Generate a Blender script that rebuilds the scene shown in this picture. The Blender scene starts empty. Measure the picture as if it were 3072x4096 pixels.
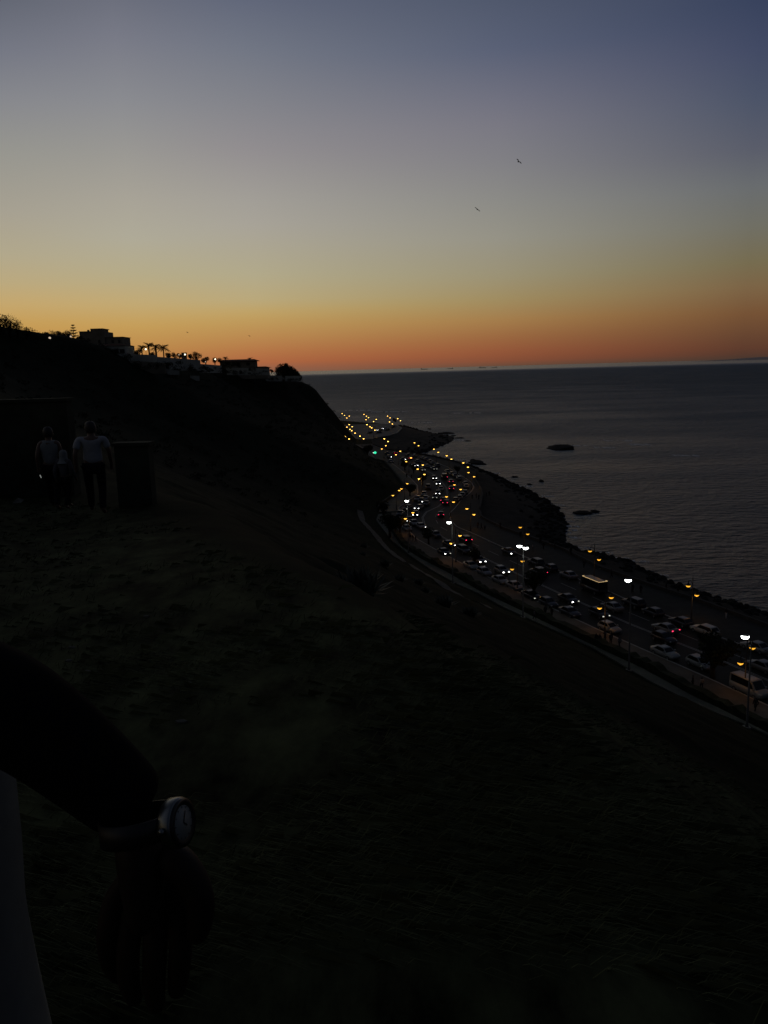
import bpy, bmesh, math, random
import numpy as np
from mathutils import Vector, Matrix, noise as mnoise

random.seed(7); np.random.seed(7)
SC = bpy.context.scene
COL = SC.collection
R_ = math.radians

# ------------------------------------------------------------------ camera
F, CX, CY, CZ = 3196.0, 1536.0, 2048.0, 45.0
PITCH, ROLL = R_(10.14), R_(-1.54)
_f = Vector((0, math.cos(PITCH), -math.sin(PITCH)))
_r0 = Vector((1, 0, 0)); _u0 = _r0.cross(_f)
_R = math.cos(ROLL)*_r0 + math.sin(ROLL)*_u0
_U = -math.sin(ROLL)*_r0 + math.cos(ROLL)*_u0
cam_d = bpy.data.cameras.new('camera'); cam = bpy.data.objects.new('camera', cam_d); COL.objects.link(cam)
cam_d.sensor_fit = 'VERTICAL'; cam_d.sensor_height = 36.0; cam_d.sensor_width = 27.0
cam_d.lens = 36.0*F/4096.0
cam_d.clip_start = 0.05; cam_d.clip_end = 400000.0
m = Matrix.Identity(4)
for i in range(3):
    m[i][0] = _R[i]; m[i][1] = _U[i]; m[i][2] = -_f[i]
m[0][3], m[1][3], m[2][3] = 0, 0, CZ
cam.matrix_world = m
SC.camera = cam
SC.view_settings.view_transform = 'Standard'; SC.view_settings.look = 'None'
SC.view_settings.exposure = 0.0; SC.view_settings.gamma = 1.0

def ray(px, py):
    return _f + _R*((px-CX)/F) - _U*((py-CY)/F)
def at(px, py, z=4.0):                 # the place on a level ground seen at a photo point
    d = ray(px, py); t = (z-CZ)/d.z
    return Vector((d.x*t, d.y*t, z))
def aty(px, py, Y):                    # the place at distance Y down the view
    d = ray(px, py); t = Y/d.y
    return Vector((d.x*t, Y, CZ+d.z*t))

# ------------------------------------------------------------------ sky (dusk, the sun is down behind the left-hand hill)
def s2l(c):
    c = c/255.0
    return c/12.92 if c <= 0.04045 else ((c+0.055)/1.055)**2.4
world = bpy.data.worlds.new('World'); SC.world = world; world.use_nodes = True
wt = world.node_tree; wt.nodes.clear()
WN = lambda t: wt.nodes.new(t)
wl = wt.links.new
tc = WN('ShaderNodeTexCoord'); sep = WN('ShaderNodeSeparateXYZ'); wl(tc.outputs['Generated'], sep.inputs[0])
def wmath(op, a, b=None):
    n = WN('ShaderNodeMath'); n.operation = op
    for i, v in enumerate((a, b)):
        if v is None: continue
        if isinstance(v, (int, float)): n.inputs[i].default_value = v
        else: wl(v, n.inputs[i])
    return n.outputs[0]
elev = wmath('DIVIDE', wmath('ARCSINE', sep.outputs['Z']), math.pi/2)       # 0 horizon .. 1 zenith
azim = wmath('ARCTAN2', sep.outputs['X'], sep.outputs['Y'])
SKY = {
 50: [(0,(98,102,114)),(200,(116,119,131)),(400,(135,136,141)),(600,(150,149,143)),(850,(167,161,146)),(1020,(178,168,140)),(1130,(187,169,127)),(1215,(197,167,110)),(1300,(198,156,86)),(1400,(190,138,76)),(1500,(176,112,68))],
 520: [(0,(108,111,124)),(150,(120,122,134)),(400,(138,139,144)),(600,(153,151,147)),(800,(168,163,151)),(950,(175,170,152)),(1100,(182,171,136)),(1215,(194,169,116)),(1300,(197,158,90)),(1400,(188,136,74)),(1478,(165,106,66))],
 1000: [(0,(98,104,122)),(200,(114,119,132)),(400,(130,131,138)),(600,(146,142,144)),(800,(162,158,151)),(900,(168,163,152)),(1100,(178,169,138)),(1200,(186,168,123)),(1250,(192,162,102)),(1290,(190,152,90)),(1350,(186,136,80)),(1410,(180,116,70)),(1455,(172,100,64)),(1480,(140,96,74))],
 2000: [(0,(80,88,108)),(200,(90,97,118)),(400,(112,113,127)),(500,(121,120,130)),(650,(129,128,132)),(800,(139,138,134)),(950,(149,146,134)),(1100,(155,146,118)),(1200,(160,140,96)),(1280,(164,125,76)),(1350,(154,103,64)),(1400,(148,88,58)),(1440,(136,78,54)),(1464,(104,74,58))],
 3000: [(0,(56,66,92)),(200,(66,74,100)),(400,(76,84,104)),(600,(90,93,106)),(750,(105,108,110)),(900,(112,111,101)),(1050,(118,108,80)),(1150,(124,100,70)),(1250,(118,83,54)),(1350,(100,67,48)),(1400,(92,58,44)),(1438,(70,54,46))],
}
DARK = {  # sky to the sides and behind the viewer
 'left': [(0,(120,92,66)),(8,(130,112,84)),(20,(104,104,104)),(35,(80,84,98)),(90,(28,32,44))],
 'right': [(0,(44,40,44)),(8,(54,52,56)),(20,(54,58,70)),(35,(46,52,66)),(90,(28,32,44))],
 'back': [(0,(22,24,30)),(10,(26,30,40)),(30,(28,33,46)),(60,(32,38,52)),(90,(28,32,44))],
}
def ramp(stops):
    n = WN('ShaderNodeValToRGB'); cr = n.color_ramp; cr.interpolation = 'LINEAR'
    stops = sorted(stops)
    while len(cr.elements) < len(stops): cr.elements.new(0.5)
    for e, (p, c) in zip(cr.elements, stops):
        e.position = max(0.0, min(1.0, p)); e.color = (s2l(c[0]), s2l(c[1]), s2l(c[2]), 1)
    wl(elev, n.inputs[0]); return n.outputs[0]
cols = []
def px_az_el(x, y):
    d = ray(x, y).normalized(); return math.atan2(d.x, d.y), math.asin(d.z)/(math.pi/2)
keys = []
back = ramp([(p/90, c) for p, c in DARK['back']])
keys.append((-math.pi, back))
keys.append((R_(-95), ramp([(p/90, c) for p, c in DARK['left']])))
for x in (50, 520, 1000, 2000, 3000):
    st = []
    for y, c in SKY[x]: st.append((px_az_el(x, y)[1], c))
    st.append((0.0, SKY[x][-1][1])) if min(s[0] for s in st) > 0.002 else None
    top = SKY[x][0][1]
    st += [(0.42, tuple(0.62*v for v in top)), (0.65, (36, 41, 56)), (1.0, (28, 32, 44))]
    rp = ramp(st)
    a = px_az_el(x, 900)[0]
    if x == 50: keys.append((R_(-40), rp))
    keys.append((a, rp))
keys.append((R_(75), ramp([(p/90, c) for p, c in DARK['right']])))
keys.append((math.pi, back))
cur = keys[0][1]
for (a0, _), (a1, o1) in zip(keys[:-1], keys[1:]):
    if a1-a0 < 1e-4: continue
    mr = WN('ShaderNodeMapRange'); mr.interpolation_type = 'SMOOTHSTEP' if (a1-a0) > 0.7 else 'LINEAR'
    wl(azim, mr.inputs[0]); mr.inputs[1].default_value = a0; mr.inputs[2].default_value = a1
    mx = WN('ShaderNodeMix'); mx.data_type = 'RGBA'
    wl(mr.outputs[0], mx.inputs[0]); wl(cur, mx.inputs[6]); wl(o1, mx.inputs[7]); cur = mx.outputs[2]
bg = WN('ShaderNodeBackground'); wl(cur, bg.inputs[0]); bg.inputs[1].default_value = 1.0
wo = WN('ShaderNodeOutputWorld'); wl(bg.outputs[0], wo.inputs[0])

# ------------------------------------------------------------------ materials
MATS = {}
def mat(name, color, rough=0.8, var=0.0, scale=1.0, bump=0.0, bscale=None, metallic=0.0, spec=0.5, coat=0.0, stretch=None):
    if name in MATS: return MATS[name]
    M = bpy.data.materials.new(name); M.use_nodes = True
    nt = M.node_tree; b = nt.nodes['Principled BSDF']; L = nt.links.new
    b.inputs['Roughness'].default_value = rough; b.inputs['Metallic'].default_value = metallic
    b.inputs['Specular IOR Level'].default_value = spec; b.inputs['Coat Weight'].default_value = coat
    b.inputs['Base Color'].default_value = (*color, 1)
    if var or bump:
        t = nt.nodes.new('ShaderNodeTexCoord'); mp = nt.nodes.new('ShaderNodeMapping'); L(t.outputs['Object'], mp.inputs[0])
        if stretch: mp.inputs['Scale'].default_value = stretch
        n = nt.nodes.new('ShaderNodeTexNoise'); n.inputs['Scale'].default_value = scale; n.inputs['Detail'].default_value = 8; n.inputs['Roughness'].default_value = 0.65
        L(mp.outputs[0], n.inputs['Vector'])
    if var:
        r = nt.nodes.new('ShaderNodeValToRGB'); r.color_ramp.elements[0].position = 0.32; r.color_ramp.elements[1].position = 0.68
        r.color_ramp.elements[0].color = (*[c*(1-var) for c in color], 1); r.color_ramp.elements[1].color = (*[min(1, c*(1+var)) for c in color], 1)
        L(n.outputs[0], r.inputs[0]); L(r.outputs[0], b.inputs['Base Color'])
    if bump:
        n2 = nt.nodes.new('ShaderNodeTexNoise'); n2.inputs['Scale'].default_value = bscale or scale*4; n2.inputs['Detail'].default_value = 6
        L(mp.outputs[0], n2.inputs['Vector'])
        bp = nt.nodes.new('ShaderNodeBump'); bp.inputs['Strength'].default_value = bump; L(n2.outputs[0], bp.inputs['Height']); L(bp.outputs[0], b.inputs['Normal'])
    MATS[name] = M; return M
def emit(name, color, strength, base=(0.5, 0.5, 0.5)):
    if name in MATS: return MATS[name]
    M = bpy.data.materials.new(name); M.use_nodes = True
    b = M.node_tree.nodes['Principled BSDF']; b.inputs['Base Color'].default_value = (*base, 1)
    b.inputs['Emission Color'].default_value = (*color, 1); b.inputs['Emission Strength'].default_value = strength
    M.cycles.emission_sampling = 'NONE'
    MATS[name] = M; return M

asphalt = mat('asphalt', (0.021, 0.022, 0.018), 0.75, 0.3, 0.35, 0.2, 6, spec=0.12)
paving = mat('paving', (0.028, 0.029, 0.024), 0.85, 0.3, 0.5, 0.2, 5, spec=0.12)
palepath = mat('pale_path', (0.105, 0.11, 0.085), 0.9, 0.25, 0.4, 0.2, 5, spec=0.12)
tanpath = mat('tan_paving', (0.10, 0.088, 0.068), 0.9, 0.3, 0.4, 0.2, 5, spec=0.12)
paint = mat('road_paint', (0.24, 0.24, 0.21), 0.7, 0.35, 2.0)
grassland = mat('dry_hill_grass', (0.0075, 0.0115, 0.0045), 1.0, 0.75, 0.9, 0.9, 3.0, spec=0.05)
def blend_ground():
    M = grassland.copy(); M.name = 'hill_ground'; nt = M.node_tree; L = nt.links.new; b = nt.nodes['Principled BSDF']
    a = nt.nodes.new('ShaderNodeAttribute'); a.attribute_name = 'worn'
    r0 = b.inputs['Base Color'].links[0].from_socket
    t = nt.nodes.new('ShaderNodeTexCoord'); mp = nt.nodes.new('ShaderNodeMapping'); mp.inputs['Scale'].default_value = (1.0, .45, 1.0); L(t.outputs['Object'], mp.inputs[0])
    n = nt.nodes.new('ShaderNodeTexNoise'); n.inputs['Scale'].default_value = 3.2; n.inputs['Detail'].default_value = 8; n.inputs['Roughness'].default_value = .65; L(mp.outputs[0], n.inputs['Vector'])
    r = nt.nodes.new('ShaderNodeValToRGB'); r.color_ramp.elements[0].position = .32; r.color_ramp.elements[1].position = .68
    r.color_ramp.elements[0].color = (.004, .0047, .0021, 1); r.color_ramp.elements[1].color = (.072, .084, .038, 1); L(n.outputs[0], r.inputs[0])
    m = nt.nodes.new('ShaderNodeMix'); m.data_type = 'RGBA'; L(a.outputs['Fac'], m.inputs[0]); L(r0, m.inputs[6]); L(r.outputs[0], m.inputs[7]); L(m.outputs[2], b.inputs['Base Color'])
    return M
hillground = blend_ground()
rockm = mat('shore_rock', (0.016, 0.016, 0.014), 0.95, 0.6, 0.3, 0.8, 1.5, spec=0.1)
leafm = mat('dark_leaf', (0.02, 0.024, 0.012), 0.9, 0.5, 1.2, spec=0.1)
palmleaf = mat('palm_leaf', (0.03, 0.035, 0.016), 0.8, 0.4, 2.0, spec=0.1)
barkm = mat('bark', (0.04, 0.03, 0.022), 0.95, 0.4, 3.0, 0.5, 12, spec=0.1)
whitewash = mat('whitewashed_wall', (0.42, 0.44, 0.37), 0.95, 0.18, 0.25, spec=0.1)
greywash = mat('weathered_render', (0.20, 0.185, 0.14), 0.95, 0.25, 0.3, spec=0.1)
tilem = mat('roof_tile', (0.10, 0.05, 0.032), 0.9, 0.3, 1.5, spec=0.1)
stonem = mat('garden_wall_stone', (0.045, 0.05, 0.034), 0.95, 0.35, 1.5, 0.6, 6, spec=0.1)
glassm = mat('dark_glass', (0.005, 0.006, 0.006), 0.2, spec=0.3)
darkpane = mat('window_dark', (0.006, 0.006, 0.006), 0.5)
ironm = mat('black_iron', (0.012, 0.012, 0.011), 0.6, 0.2, 4.0, spec=0.3)
steelm = mat('grey_pole_steel', (0.045, 0.045, 0.042), 0.55, 0.2, 3.0, spec=0.3)
tyrem = mat('tyre', (0.01, 0.01, 0.01), 0.9)
amber_near = emit('amber_bulb', (1.0, 0.46, 0.035), 1.25, (0.6, 0.4, 0.1))
amber_mid = emit('amber_bulb_bright', (1.0, 0.50, 0.06), 2.4, (0.6, 0.4, 0.1))
amber_far = emit('amber_bulb_far', (1.0, 0.53, 0.08), 4.2, (0.6, 0.4, 0.1))
white_led = emit('white_led', (0.95, 1.0, 0.95), 9.0)
head_on = emit('headlight_lit', (1.0, 1.0, 0.97), 7.0)
head_dim_glint = emit('headlight_dim_glint', (1.0, 1.0, 0.85), 0.6)  # weak glow for dim headlights, also painting the glints on unlit cars
head_off = mat('headlight_glass', (0.3, 0.3, 0.3), 0.15)
tail_on = emit('tail_light_lit', (1.0, 0.035, 0.11), 2.6, (0.3, 0.0, 0.0))
tail_off = mat('tail_light_glass', (0.05, 0.003, 0.004), 0.2)
indic_on = emit('indicator_lit', (1.0, 0.5, 0.08), 1.6)
green_on = emit('green_sign_lit', (0.03, 0.85, 0.45), 1.2)
glow_white = emit('globe_bulb', (1.0, 0.9, 0.62), 3.0)
strip_on = emit('light_strip', (1.0, 0.68, 0.30), 0.9)

# ------------------------------------------------------------------ mesh helpers
def link(name, me, M=None, parent=None, loc=None):
    o = bpy.data.objects.new(name, me); COL.objects.link(o)
    if me is not None and M is not None:
        for q in (M if isinstance(M, (list, tuple)) else [M]): me.materials.append(q)
    if parent is not None: o.parent = parent
    if loc is not None: o.location = loc
    return o
def tag(o, label=None, cat=None, group=None, kind=None):
    if label: o['label'] = label
    if cat: o['category'] = cat
    if group: o['group'] = group
    if kind: o['kind'] = kind
    return o
def thing(name, loc, label, cat, group=None, rz=0.0):
    o = bpy.data.objects.new(name, None); COL.objects.link(o); o.location = loc; o.rotation_euler = (0, 0, rz); o.empty_display_size = 0.3
    return tag(o, label, cat, group)
class MB:
    def __init__(s): s.v = []; s.f = []; s.mi = []; s.sm = []
    def add(s, vs, fs, mi=0, smooth=False):
        b = len(s.v); s.v += [tuple(v) for v in vs]
        for f in fs: s.f.append(tuple(b+i for i in f)); s.mi.append(mi); s.sm.append(smooth)
        return s
    def box(s, x0, x1, y0, y1, z0, z1, mi=0):
        return s.add([(x0,y0,z0),(x1,y0,z0),(x1,y1,z0),(x0,y1,z0),(x0,y0,z1),(x1,y0,z1),(x1,y1,z1),(x0,y1,z1)],
                     [(3,2,1,0),(4,5,6,7),(0,1,5,4),(1,2,6,5),(2,3,7,6),(3,0,4,7)], mi)
    def tube(s, pts, rad, n=8, mi=0, cap=True):
        pts = [Vector(p) for p in pts]; rings = []
        if not isinstance(rad, (list, tuple)): rad = [rad]*len(pts)
        for i, p in enumerate(pts):
            d = (pts[min(i+1, len(pts)-1)]-pts[max(i-1, 0)]).normalized()
            a = d.cross(Vector((0, 0, 1))) if abs(d.z) < 0.95 else d.cross(Vector((1, 0, 0)))
            a.normalize(); b = d.cross(a)
            rings.append([p+(a*math.cos(2*math.pi*k/n)+b*math.sin(2*math.pi*k/n))*rad[i] for k in range(n)])
        vs = [v for r in rings for v in r]; fs = []
        for i in range(len(pts)-1):
            for k in range(n):
                fs.append((i*n+k, (i+1)*n+k, (i+1)*n+(k+1) % n, i*n+(k+1) % n))
        if cap: fs.append(tuple(range(n))); fs.append(tuple(reversed([(len(pts)-1)*n+k for k in range(n)])))
        return s.add(vs, fs, mi, True)
    def lathe(s, prof, c=(0, 0, 0), n=14, mi=0):
        vs = []; fs = []
        for r, z in prof:
            for k in range(n):
                a = 2*math.pi*k/n; vs.append((c[0]+r*math.cos(a), c[1]+r*math.sin(a), c[2]+z))
        for i in range(len(prof)-1):
            for k in range(n): fs.append((i*n+k, i*n+(k+1) % n, (i+1)*n+(k+1) % n, (i+1)*n+k))
        return s.add(vs, fs, mi, True)
    def mesh(s, name):
        me = bpy.data.meshes.new(name); me.from_pydata(s.v, [], s.f)
        me.polygons.foreach_set('material_index', s.mi); me.polygons.foreach_set('use_smooth', s.sm); me.update(); return me
    def build(s, name, M, parent=None, loc=None): return link(name, s.mesh(name), M, parent, loc)
def fbm(x, y, z=0.0, o=4):
    return mnoise.fractal((x, y, z), 1.0, 2.0, o)

# ------------------------------------------------------------------ coast lines (x as a function of y, metres)
def line(pts, z=4.0, extra=()):
    P = [(at(x, y, z).y, at(x, y, z).x) for x, y in pts] + [(b, a) for a, b in extra]
    P.sort(); ys = np.array([p[0] for p in P]); xs = np.array([p[1] for p in P])
    def fn(y):
        r = np.interp(y, ys, xs)
        sl = (xs[1]-xs[0])/(ys[1]-ys[0]) if False else -0.40
        return np.where(np.asarray(y) < ys[0], xs[0]+sl*(np.asarray(y)-ys[0]), r)
    return fn
x_foot = line([(1500,2080),(1560,2160),(1640,2225),(1720,2280),(1820,2335),(1900,2370),(2010,2430),(2350,2585),(2515,2680),(2600,2730),(2700,2780),(2850,2850),(3000,2910)],
              extra=[(-1.0,240),(4.5,262),(7.6,277),(6.3,296),(3.9,323),(1,354),(-5.8,368),(-10.3,413),(-16.2,443),(-15,480),(-40,520),(-70,600),(-110,740)])
x_hedge = line([(1620,2185),(1700,2235),(1800,2285),(1930,2360),(2090,2435),(2350,2560),(2500,2630),(2600,2675),(2700,2730),(2800,2785),(2900,2830),(3000,2880)],
               extra=[(2.0,205),(1.5,222)])
x_mid = line([(1726,1892),(1760,1920),(1785,1950),(1790,1970),(1780,2000),(1755,2025),(1705,2048),(1690,2070),(1698,2100),(1710,2112),(1800,2165),(1889,2209),(2080,2300),(2245,2376),(2530,2500),(2740,2582),(2806,2608)],
             extra=[(13.6,335),(8,360),(2,385),(-6,415),(-12,445)])
x_skerb = line([(1820,2032),(1797,2055),(1800,2080),(1825,2108),(1900,2140),(2020,2195),(2113,2235),(2290,2310),(2430,2367),(2560,2425),(2690,2475),(2880,2553),(2945,2575),(3072,2625)],
               extra=[(24.3,247),(26.2,253),(28.2,259.4),(29.6,265),(31.2,273),(31.6,285),(29.4,310),(26.8,331),(21.2,360),(14,385),(2,408),(-6,440)])
x_lkerb = line([], extra=[(x_mid(y)-6.9, y) for y in (60,80,100,120,140,160,175,190)]+[(5.6,205),(4.4,222),(4.6,236),(8.5,250),(11.5,262),(12.2,280),(10.5,300),(7.5,325),(4,352),(-3,370),(-8,413),(-14,443)])
x_prom = line([(1900,1920),(1925,1960),(1930,1980),(1920,2040),(1925,2070),(1950,2085),(2010,2115),(2150,2165),(2250,2200),(2400,2275),(2600,2345),(2800,2410),(3072,2510)],
              extra=[(37,318),(33,345),(24,372),(12,395),(2,412),(-5,441),(-6,470),(-2,490),(5,500),(11,520),(15,560),(12,595),(-4,622),(-40,680),(-90,740)])
x_shore = line([(1820,1843),(1900,1870),(1990,1905),(2060,1940),(2120,1965),(2180,2000),(2220,2030),(2255,2090),(2260,2130),(2240,2160),(2310,2200),(2400,2215),(2500,2240),(2600,2290),(2700,2335),(2800,2365),(2900,2400),(3072,2455)], 0.4,
               extra=[(24,412),(17.5,425),(23,431),(34,465),(41,489),(45,506),(43,537),(31,569),(18,640),(-26,691),(-80,740)])

PATH = [(0.3,-3,43.35),(-0.6,2.5,43.25),(-2.2,8,42.9),(-5.2,15,42.25),(-9,21,42.2),(-15,28,42.6)]
PATHP = np.array(PATH)
def seg_near(x, y):
    best = (1e9, 0)
    for a, b in zip(PATHP[:-1], PATHP[1:]):
        d = b[:2]-a[:2]; t = max(0, min(1, ((x-a[0])*d[0]+(y-a[1])*d[1])/(d@d)))
        q = a+(b-a)*t; dist = math.hypot(x-q[0], y-q[1])
        if dist < best[0]: best = (dist, q[2])
    return best
def ss(a, b, x):
    t = max(0.0, min(1.0, (x-a)/(b-a))); return t*t*(3-2*t)
YS = [-60, 0, 15, 60, 130, 200, 250, 300, 350, 400, 425, 440, 470, 500, 560]
SL = [.53,.535,.53,.48,.42,.40,.415,.44,.49,.65,.86,1.0,1.3,1.2,1.0]
CV = [0,0,0,.0002,.0006,.0006,.0006,.0006,.0006,.0003,0,0,0,0,0]
ZY = [-60, 0, 15, 60, 130, 200, 230, 250, 260, 270, 285, 300, 318, 350, 395, 425, 440, 455, 470, 500, 560]
ZC = [47, 44.5, 44.5, 48.5, 56, 62, 62.5, 62.0, 60.8, 59.6, 57.6, 55.5, 52.2, 49.6, 46.6, 43.8, 41.0, 40.4, 38.0, 28, 10]
BANK = [at(x, y, 30.0) for x, y in ((600,2060),(1000,2270),(1600,2470),(2000,2640),(2500,2900),(3072,3250))]
def ground(x, y):
    xf = float(x_foot(y)); xp = float(x_prom(y)); xs = float(x_shore(y))
    if x > xp:
        w = max(xs-xp, 2.0); t = (x-xp)/w
        z = 3.85 - 3.6*min(1.0, t)**0.8 if t <= 1 else 0.25 - (x-xs)*0.35
        z += 0.45*fbm(x*.35, y*.35, 3.1)*min(1, t*3)
        return max(z, -4)
    d = xf-x
    if d <= 0: return 3.85
    s = np.interp(y, YS, SL); zc = np.interp(y, ZY, ZC)
    z = 3.85 + s*d + np.interp(y, YS, CV)*d*d
    k = 3.5                                            # soft cap at the crest
    h = max(k-abs(z-zc), 0)/k
    z = min(z, zc+0.02*max(0, d-(zc-4)/s)) - h*h*k*0.25
    r = math.hypot(x, y)
    amp = min(1.0, d/8)*min(1.0, r/25)
    z += amp*(0.6*fbm(x*.045, y*.045, 1.0, 3) + 0.35*fbm(x*.2, y*.2, 2.0, 3))
    z += min(1.0, d/8)*(0.07*fbm(x*1.1, y*1.1, 5.0, 3) + (0.16*fbm(x*.45, y*.3, 8.0, 3) if r < 60 else 0))
    if r < 45:
        dist, pz = seg_near(x, y)
        t = ss(1.0, 4.0, dist); z = pz*(1-t) + z*t
    return z
def spaced(lo, hi, base, g, cap=1e9):
    out = [0.0]
    while out[-1] < hi: out.append(out[-1]+min(cap, max(base, g*abs(out[-1]))))
    neg = [0.0]
    while neg[-1] > lo: neg.append(neg[-1]-max(base, g*abs(neg[-1])))
    return np.array(sorted(set(out+neg)))
gx = spaced(-260, 92, .40, .028, 1.0); gy = spaced(-45, 745, .40, .014, 5.5)
NX, NY = len(gx), len(gy)
verts = [(x, y, ground(x, y)) for y in gy for x in gx]
faces = [(j*NX+i, j*NX+i+1, (j+1)*NX+i+1, (j+1)*NX+i) for j in range(NY-1) for i in range(NX-1)]
me = bpy.data.meshes.new('hillside'); me.from_pydata(verts, [], faces); me.update()
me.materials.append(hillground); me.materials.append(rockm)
def bank_depth(x, y, z):                       # the worn, trodden top of the slope ends along a ragged lip
    dx, dy, dz = x, y, z-CZ
    w = Vector((dx, dy, dz)); fw = w.dot(_f)
    if y > 60 or x > 40: return -999.0
    if fw < .3: return 999.0
    px, py = CX+F*w.dot(_R)/fw, CY-F*w.dot(_U)/fw
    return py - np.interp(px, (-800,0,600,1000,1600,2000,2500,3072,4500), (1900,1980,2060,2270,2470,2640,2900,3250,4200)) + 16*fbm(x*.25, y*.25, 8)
def near_bank(x, y, z): return bank_depth(x, y, z) > 0
mi = []
for f in faces:
    x, y, z = verts[f[0]]; mi.append(1 if x > float(x_prom(y))-0.5 else 0)
me.polygons.foreach_set('material_index', mi); me.polygons.foreach_set('use_smooth', [True]*len(mi))
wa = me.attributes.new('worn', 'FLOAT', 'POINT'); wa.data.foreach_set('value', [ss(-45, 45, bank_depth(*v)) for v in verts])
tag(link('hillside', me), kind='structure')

# ------------------------------------------------------------------ sea
seam = bpy.data.materials.new('sea_water'); seam.use_nodes = True
nt = seam.node_tree; b = nt.nodes['Principled BSDF']; L = nt.links.new
b.inputs['Base Color'].default_value = (0.014, 0.055, 0.080, 1); b.inputs['Specular IOR Level'].default_value = 0.75; b.inputs['Roughness'].default_value = 0.22; b.inputs['IOR'].default_value = 1.333
t = nt.nodes.new('ShaderNodeTexCoord')
def wav(scale, sx, sy, rot, detail):
    mp = nt.nodes.new('ShaderNodeMapping'); mp.inputs['Scale'].default_value = (sx, sy, 1); mp.inputs['Rotation'].default_value = (0, 0, R_(rot)); L(t.outputs['Object'], mp.inputs[0])
    n = nt.nodes.new('ShaderNodeTexNoise'); n.inputs['Scale'].default_value = scale; n.inputs['Detail'].default_value = detail; n.inputs['Roughness'].default_value = 0.55; L(mp.outputs[0], n.inputs['Vector']); return n.outputs[0]
def mth(op, a, bb):
    n = nt.nodes.new('ShaderNodeMath'); n.operation = op
    for i, v in enumerate((a, bb)):
        if isinstance(v, (int, float)): n.inputs[i].default_value = v
        else: L(v, n.inputs[i])
    return n.outputs[0]
h = mth('ADD', mth('MULTIPLY', wav(0.34, .6, 1.0, 14, 6), 4.6), mth('ADD', mth('MULTIPLY', wav(0.06, .5, 1.0, -6, 3), 4.0), mth('MULTIPLY', wav(1.1, .6, 1.0, 24, 3), 0.5)))
bp = nt.nodes.new('ShaderNodeBump'); bp.inputs['Strength'].default_value = 1.0; bp.inputs['Distance'].default_value = 1.7
ln_ = nt.nodes.new('ShaderNodeVectorMath'); ln_.operation = 'LENGTH'; L(t.outputs['Object'], ln_.inputs[0])
fd = nt.nodes.new('ShaderNodeMapRange'); fd.inputs[1].default_value = 2500; fd.inputs[2].default_value = 9000; fd.inputs[3].default_value = 1.0; fd.inputs[4].default_value = 0.12
L(ln_.outputs['Value'], fd.inputs[0]); L(fd.outputs[0], bp.inputs['Strength'])
L(h, bp.inputs['Height']); L(bp.outputs[0], b.inputs['Normal'])
patch = wav(0.012, .45, 1.0, 8, 4)
rr = nt.nodes.new('ShaderNodeMapRange'); rr.inputs[1].default_value = .35; rr.inputs[2].default_value = .65; rr.inputs[3].default_value = -.06; rr.inputs[4].default_value = .06
L(patch, rr.inputs[0])
rd = nt.nodes.new('ShaderNodeValToRGB'); cr_ = rd.color_ramp
dn = mth('DIVIDE', ln_.outputs['Value'], 12000.0)
cr_.elements[0].position = .014; cr_.elements[0].color = (.40,.40,.40,1); cr_.elements[1].position = 1.0; cr_.elements[1].color = (.28,.28,.28,1)
for p_, v_ in ((.03,.40),(.06,.46),(.16,.57),(.55,.60)):
    e_ = cr_.elements.new(p_); e_.color = (v_, v_, v_, 1)
L(dn, rd.inputs[0]); L(mth('ADD', rd.outputs[0], rr.outputs[0]), b.inputs['Roughness'])
sm = MB()
ring = [0, 120, 400, 1200, 4000, 15000, 60000, 300000]; n = 48
vs = [(0, 300, 0)]
for r in ring[1:]:
    for k in range(n): vs.append((r*math.cos(2*math.pi*k/n), 300+r*math.sin(2*math.pi*k/n), 0))
fs = [(0, 1+k, 1+(k+1) % n) for k in range(n)]
for i in range(len(ring)-2):
    for k in range(n): fs.append((1+i*n+k, 1+(i+1)*n+k, 1+(i+1)*n+(k+1) % n, 1+i*n+(k+1) % n))
sm.add(vs, fs); tag(sm.build('sea', seam), kind='structure')

# far coast on the horizon at the right
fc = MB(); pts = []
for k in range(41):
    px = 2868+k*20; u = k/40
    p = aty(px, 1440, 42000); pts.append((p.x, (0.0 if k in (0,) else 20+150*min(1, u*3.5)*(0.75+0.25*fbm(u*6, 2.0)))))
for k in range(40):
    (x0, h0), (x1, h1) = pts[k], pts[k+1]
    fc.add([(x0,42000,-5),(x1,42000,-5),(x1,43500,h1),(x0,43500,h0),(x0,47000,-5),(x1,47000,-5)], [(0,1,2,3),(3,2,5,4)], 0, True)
tag(fc.build('far_coast', mat('far_coast', (0.55, 0.45, 0.38), 1.0, 0.2, 0.001)), kind='structure')  # pale base colour stands in for the haze over the distant land

# ------------------------------------------------------------------ road, pavements
def ribbon(name, fl, fr, y0, y1, z, M, step=1.5, skirt=0.25, zfn=None):
    ys = np.arange(y0, y1+step*.5, step); mb = MB(); vs = []
    for y in ys:
        a, bq = float(fl(y)), float(fr(y))
        for q in range(5):
            vs.append((a+(bq-a)*q/4, y, z))
        vs.append((a, y, z-skirt)); vs.append((bq, y, z-skirt))
    fs = []
    for i in range(len(ys)-1):
        o, p = i*7, (i+1)*7
        for q in range(4): fs.append((o+q, o+q+1, p+q+1, p+q))
        fs.append((o, p, p+5, o+5)); fs.append((o+4, o+6, p+6, p+4))
    mb.add(vs, fs); return mb.build(name, M)
tag(ribbon('road', x_lkerb, x_skerb, 55, 446, 4.0, asphalt, skirt=.1), kind='structure')
tag(ribbon('promenade', lambda y: x_skerb(y)+.02, lambda y: x_prom(y)-.3, 55, 446, 4.13, paving), kind='structure')
tag(ribbon('pavement', lambda y: x_hedge(y)+.6, lambda y: x_lkerb(y)-.02, 55, 228, 4.13, tanpath), kind='structure')
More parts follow.
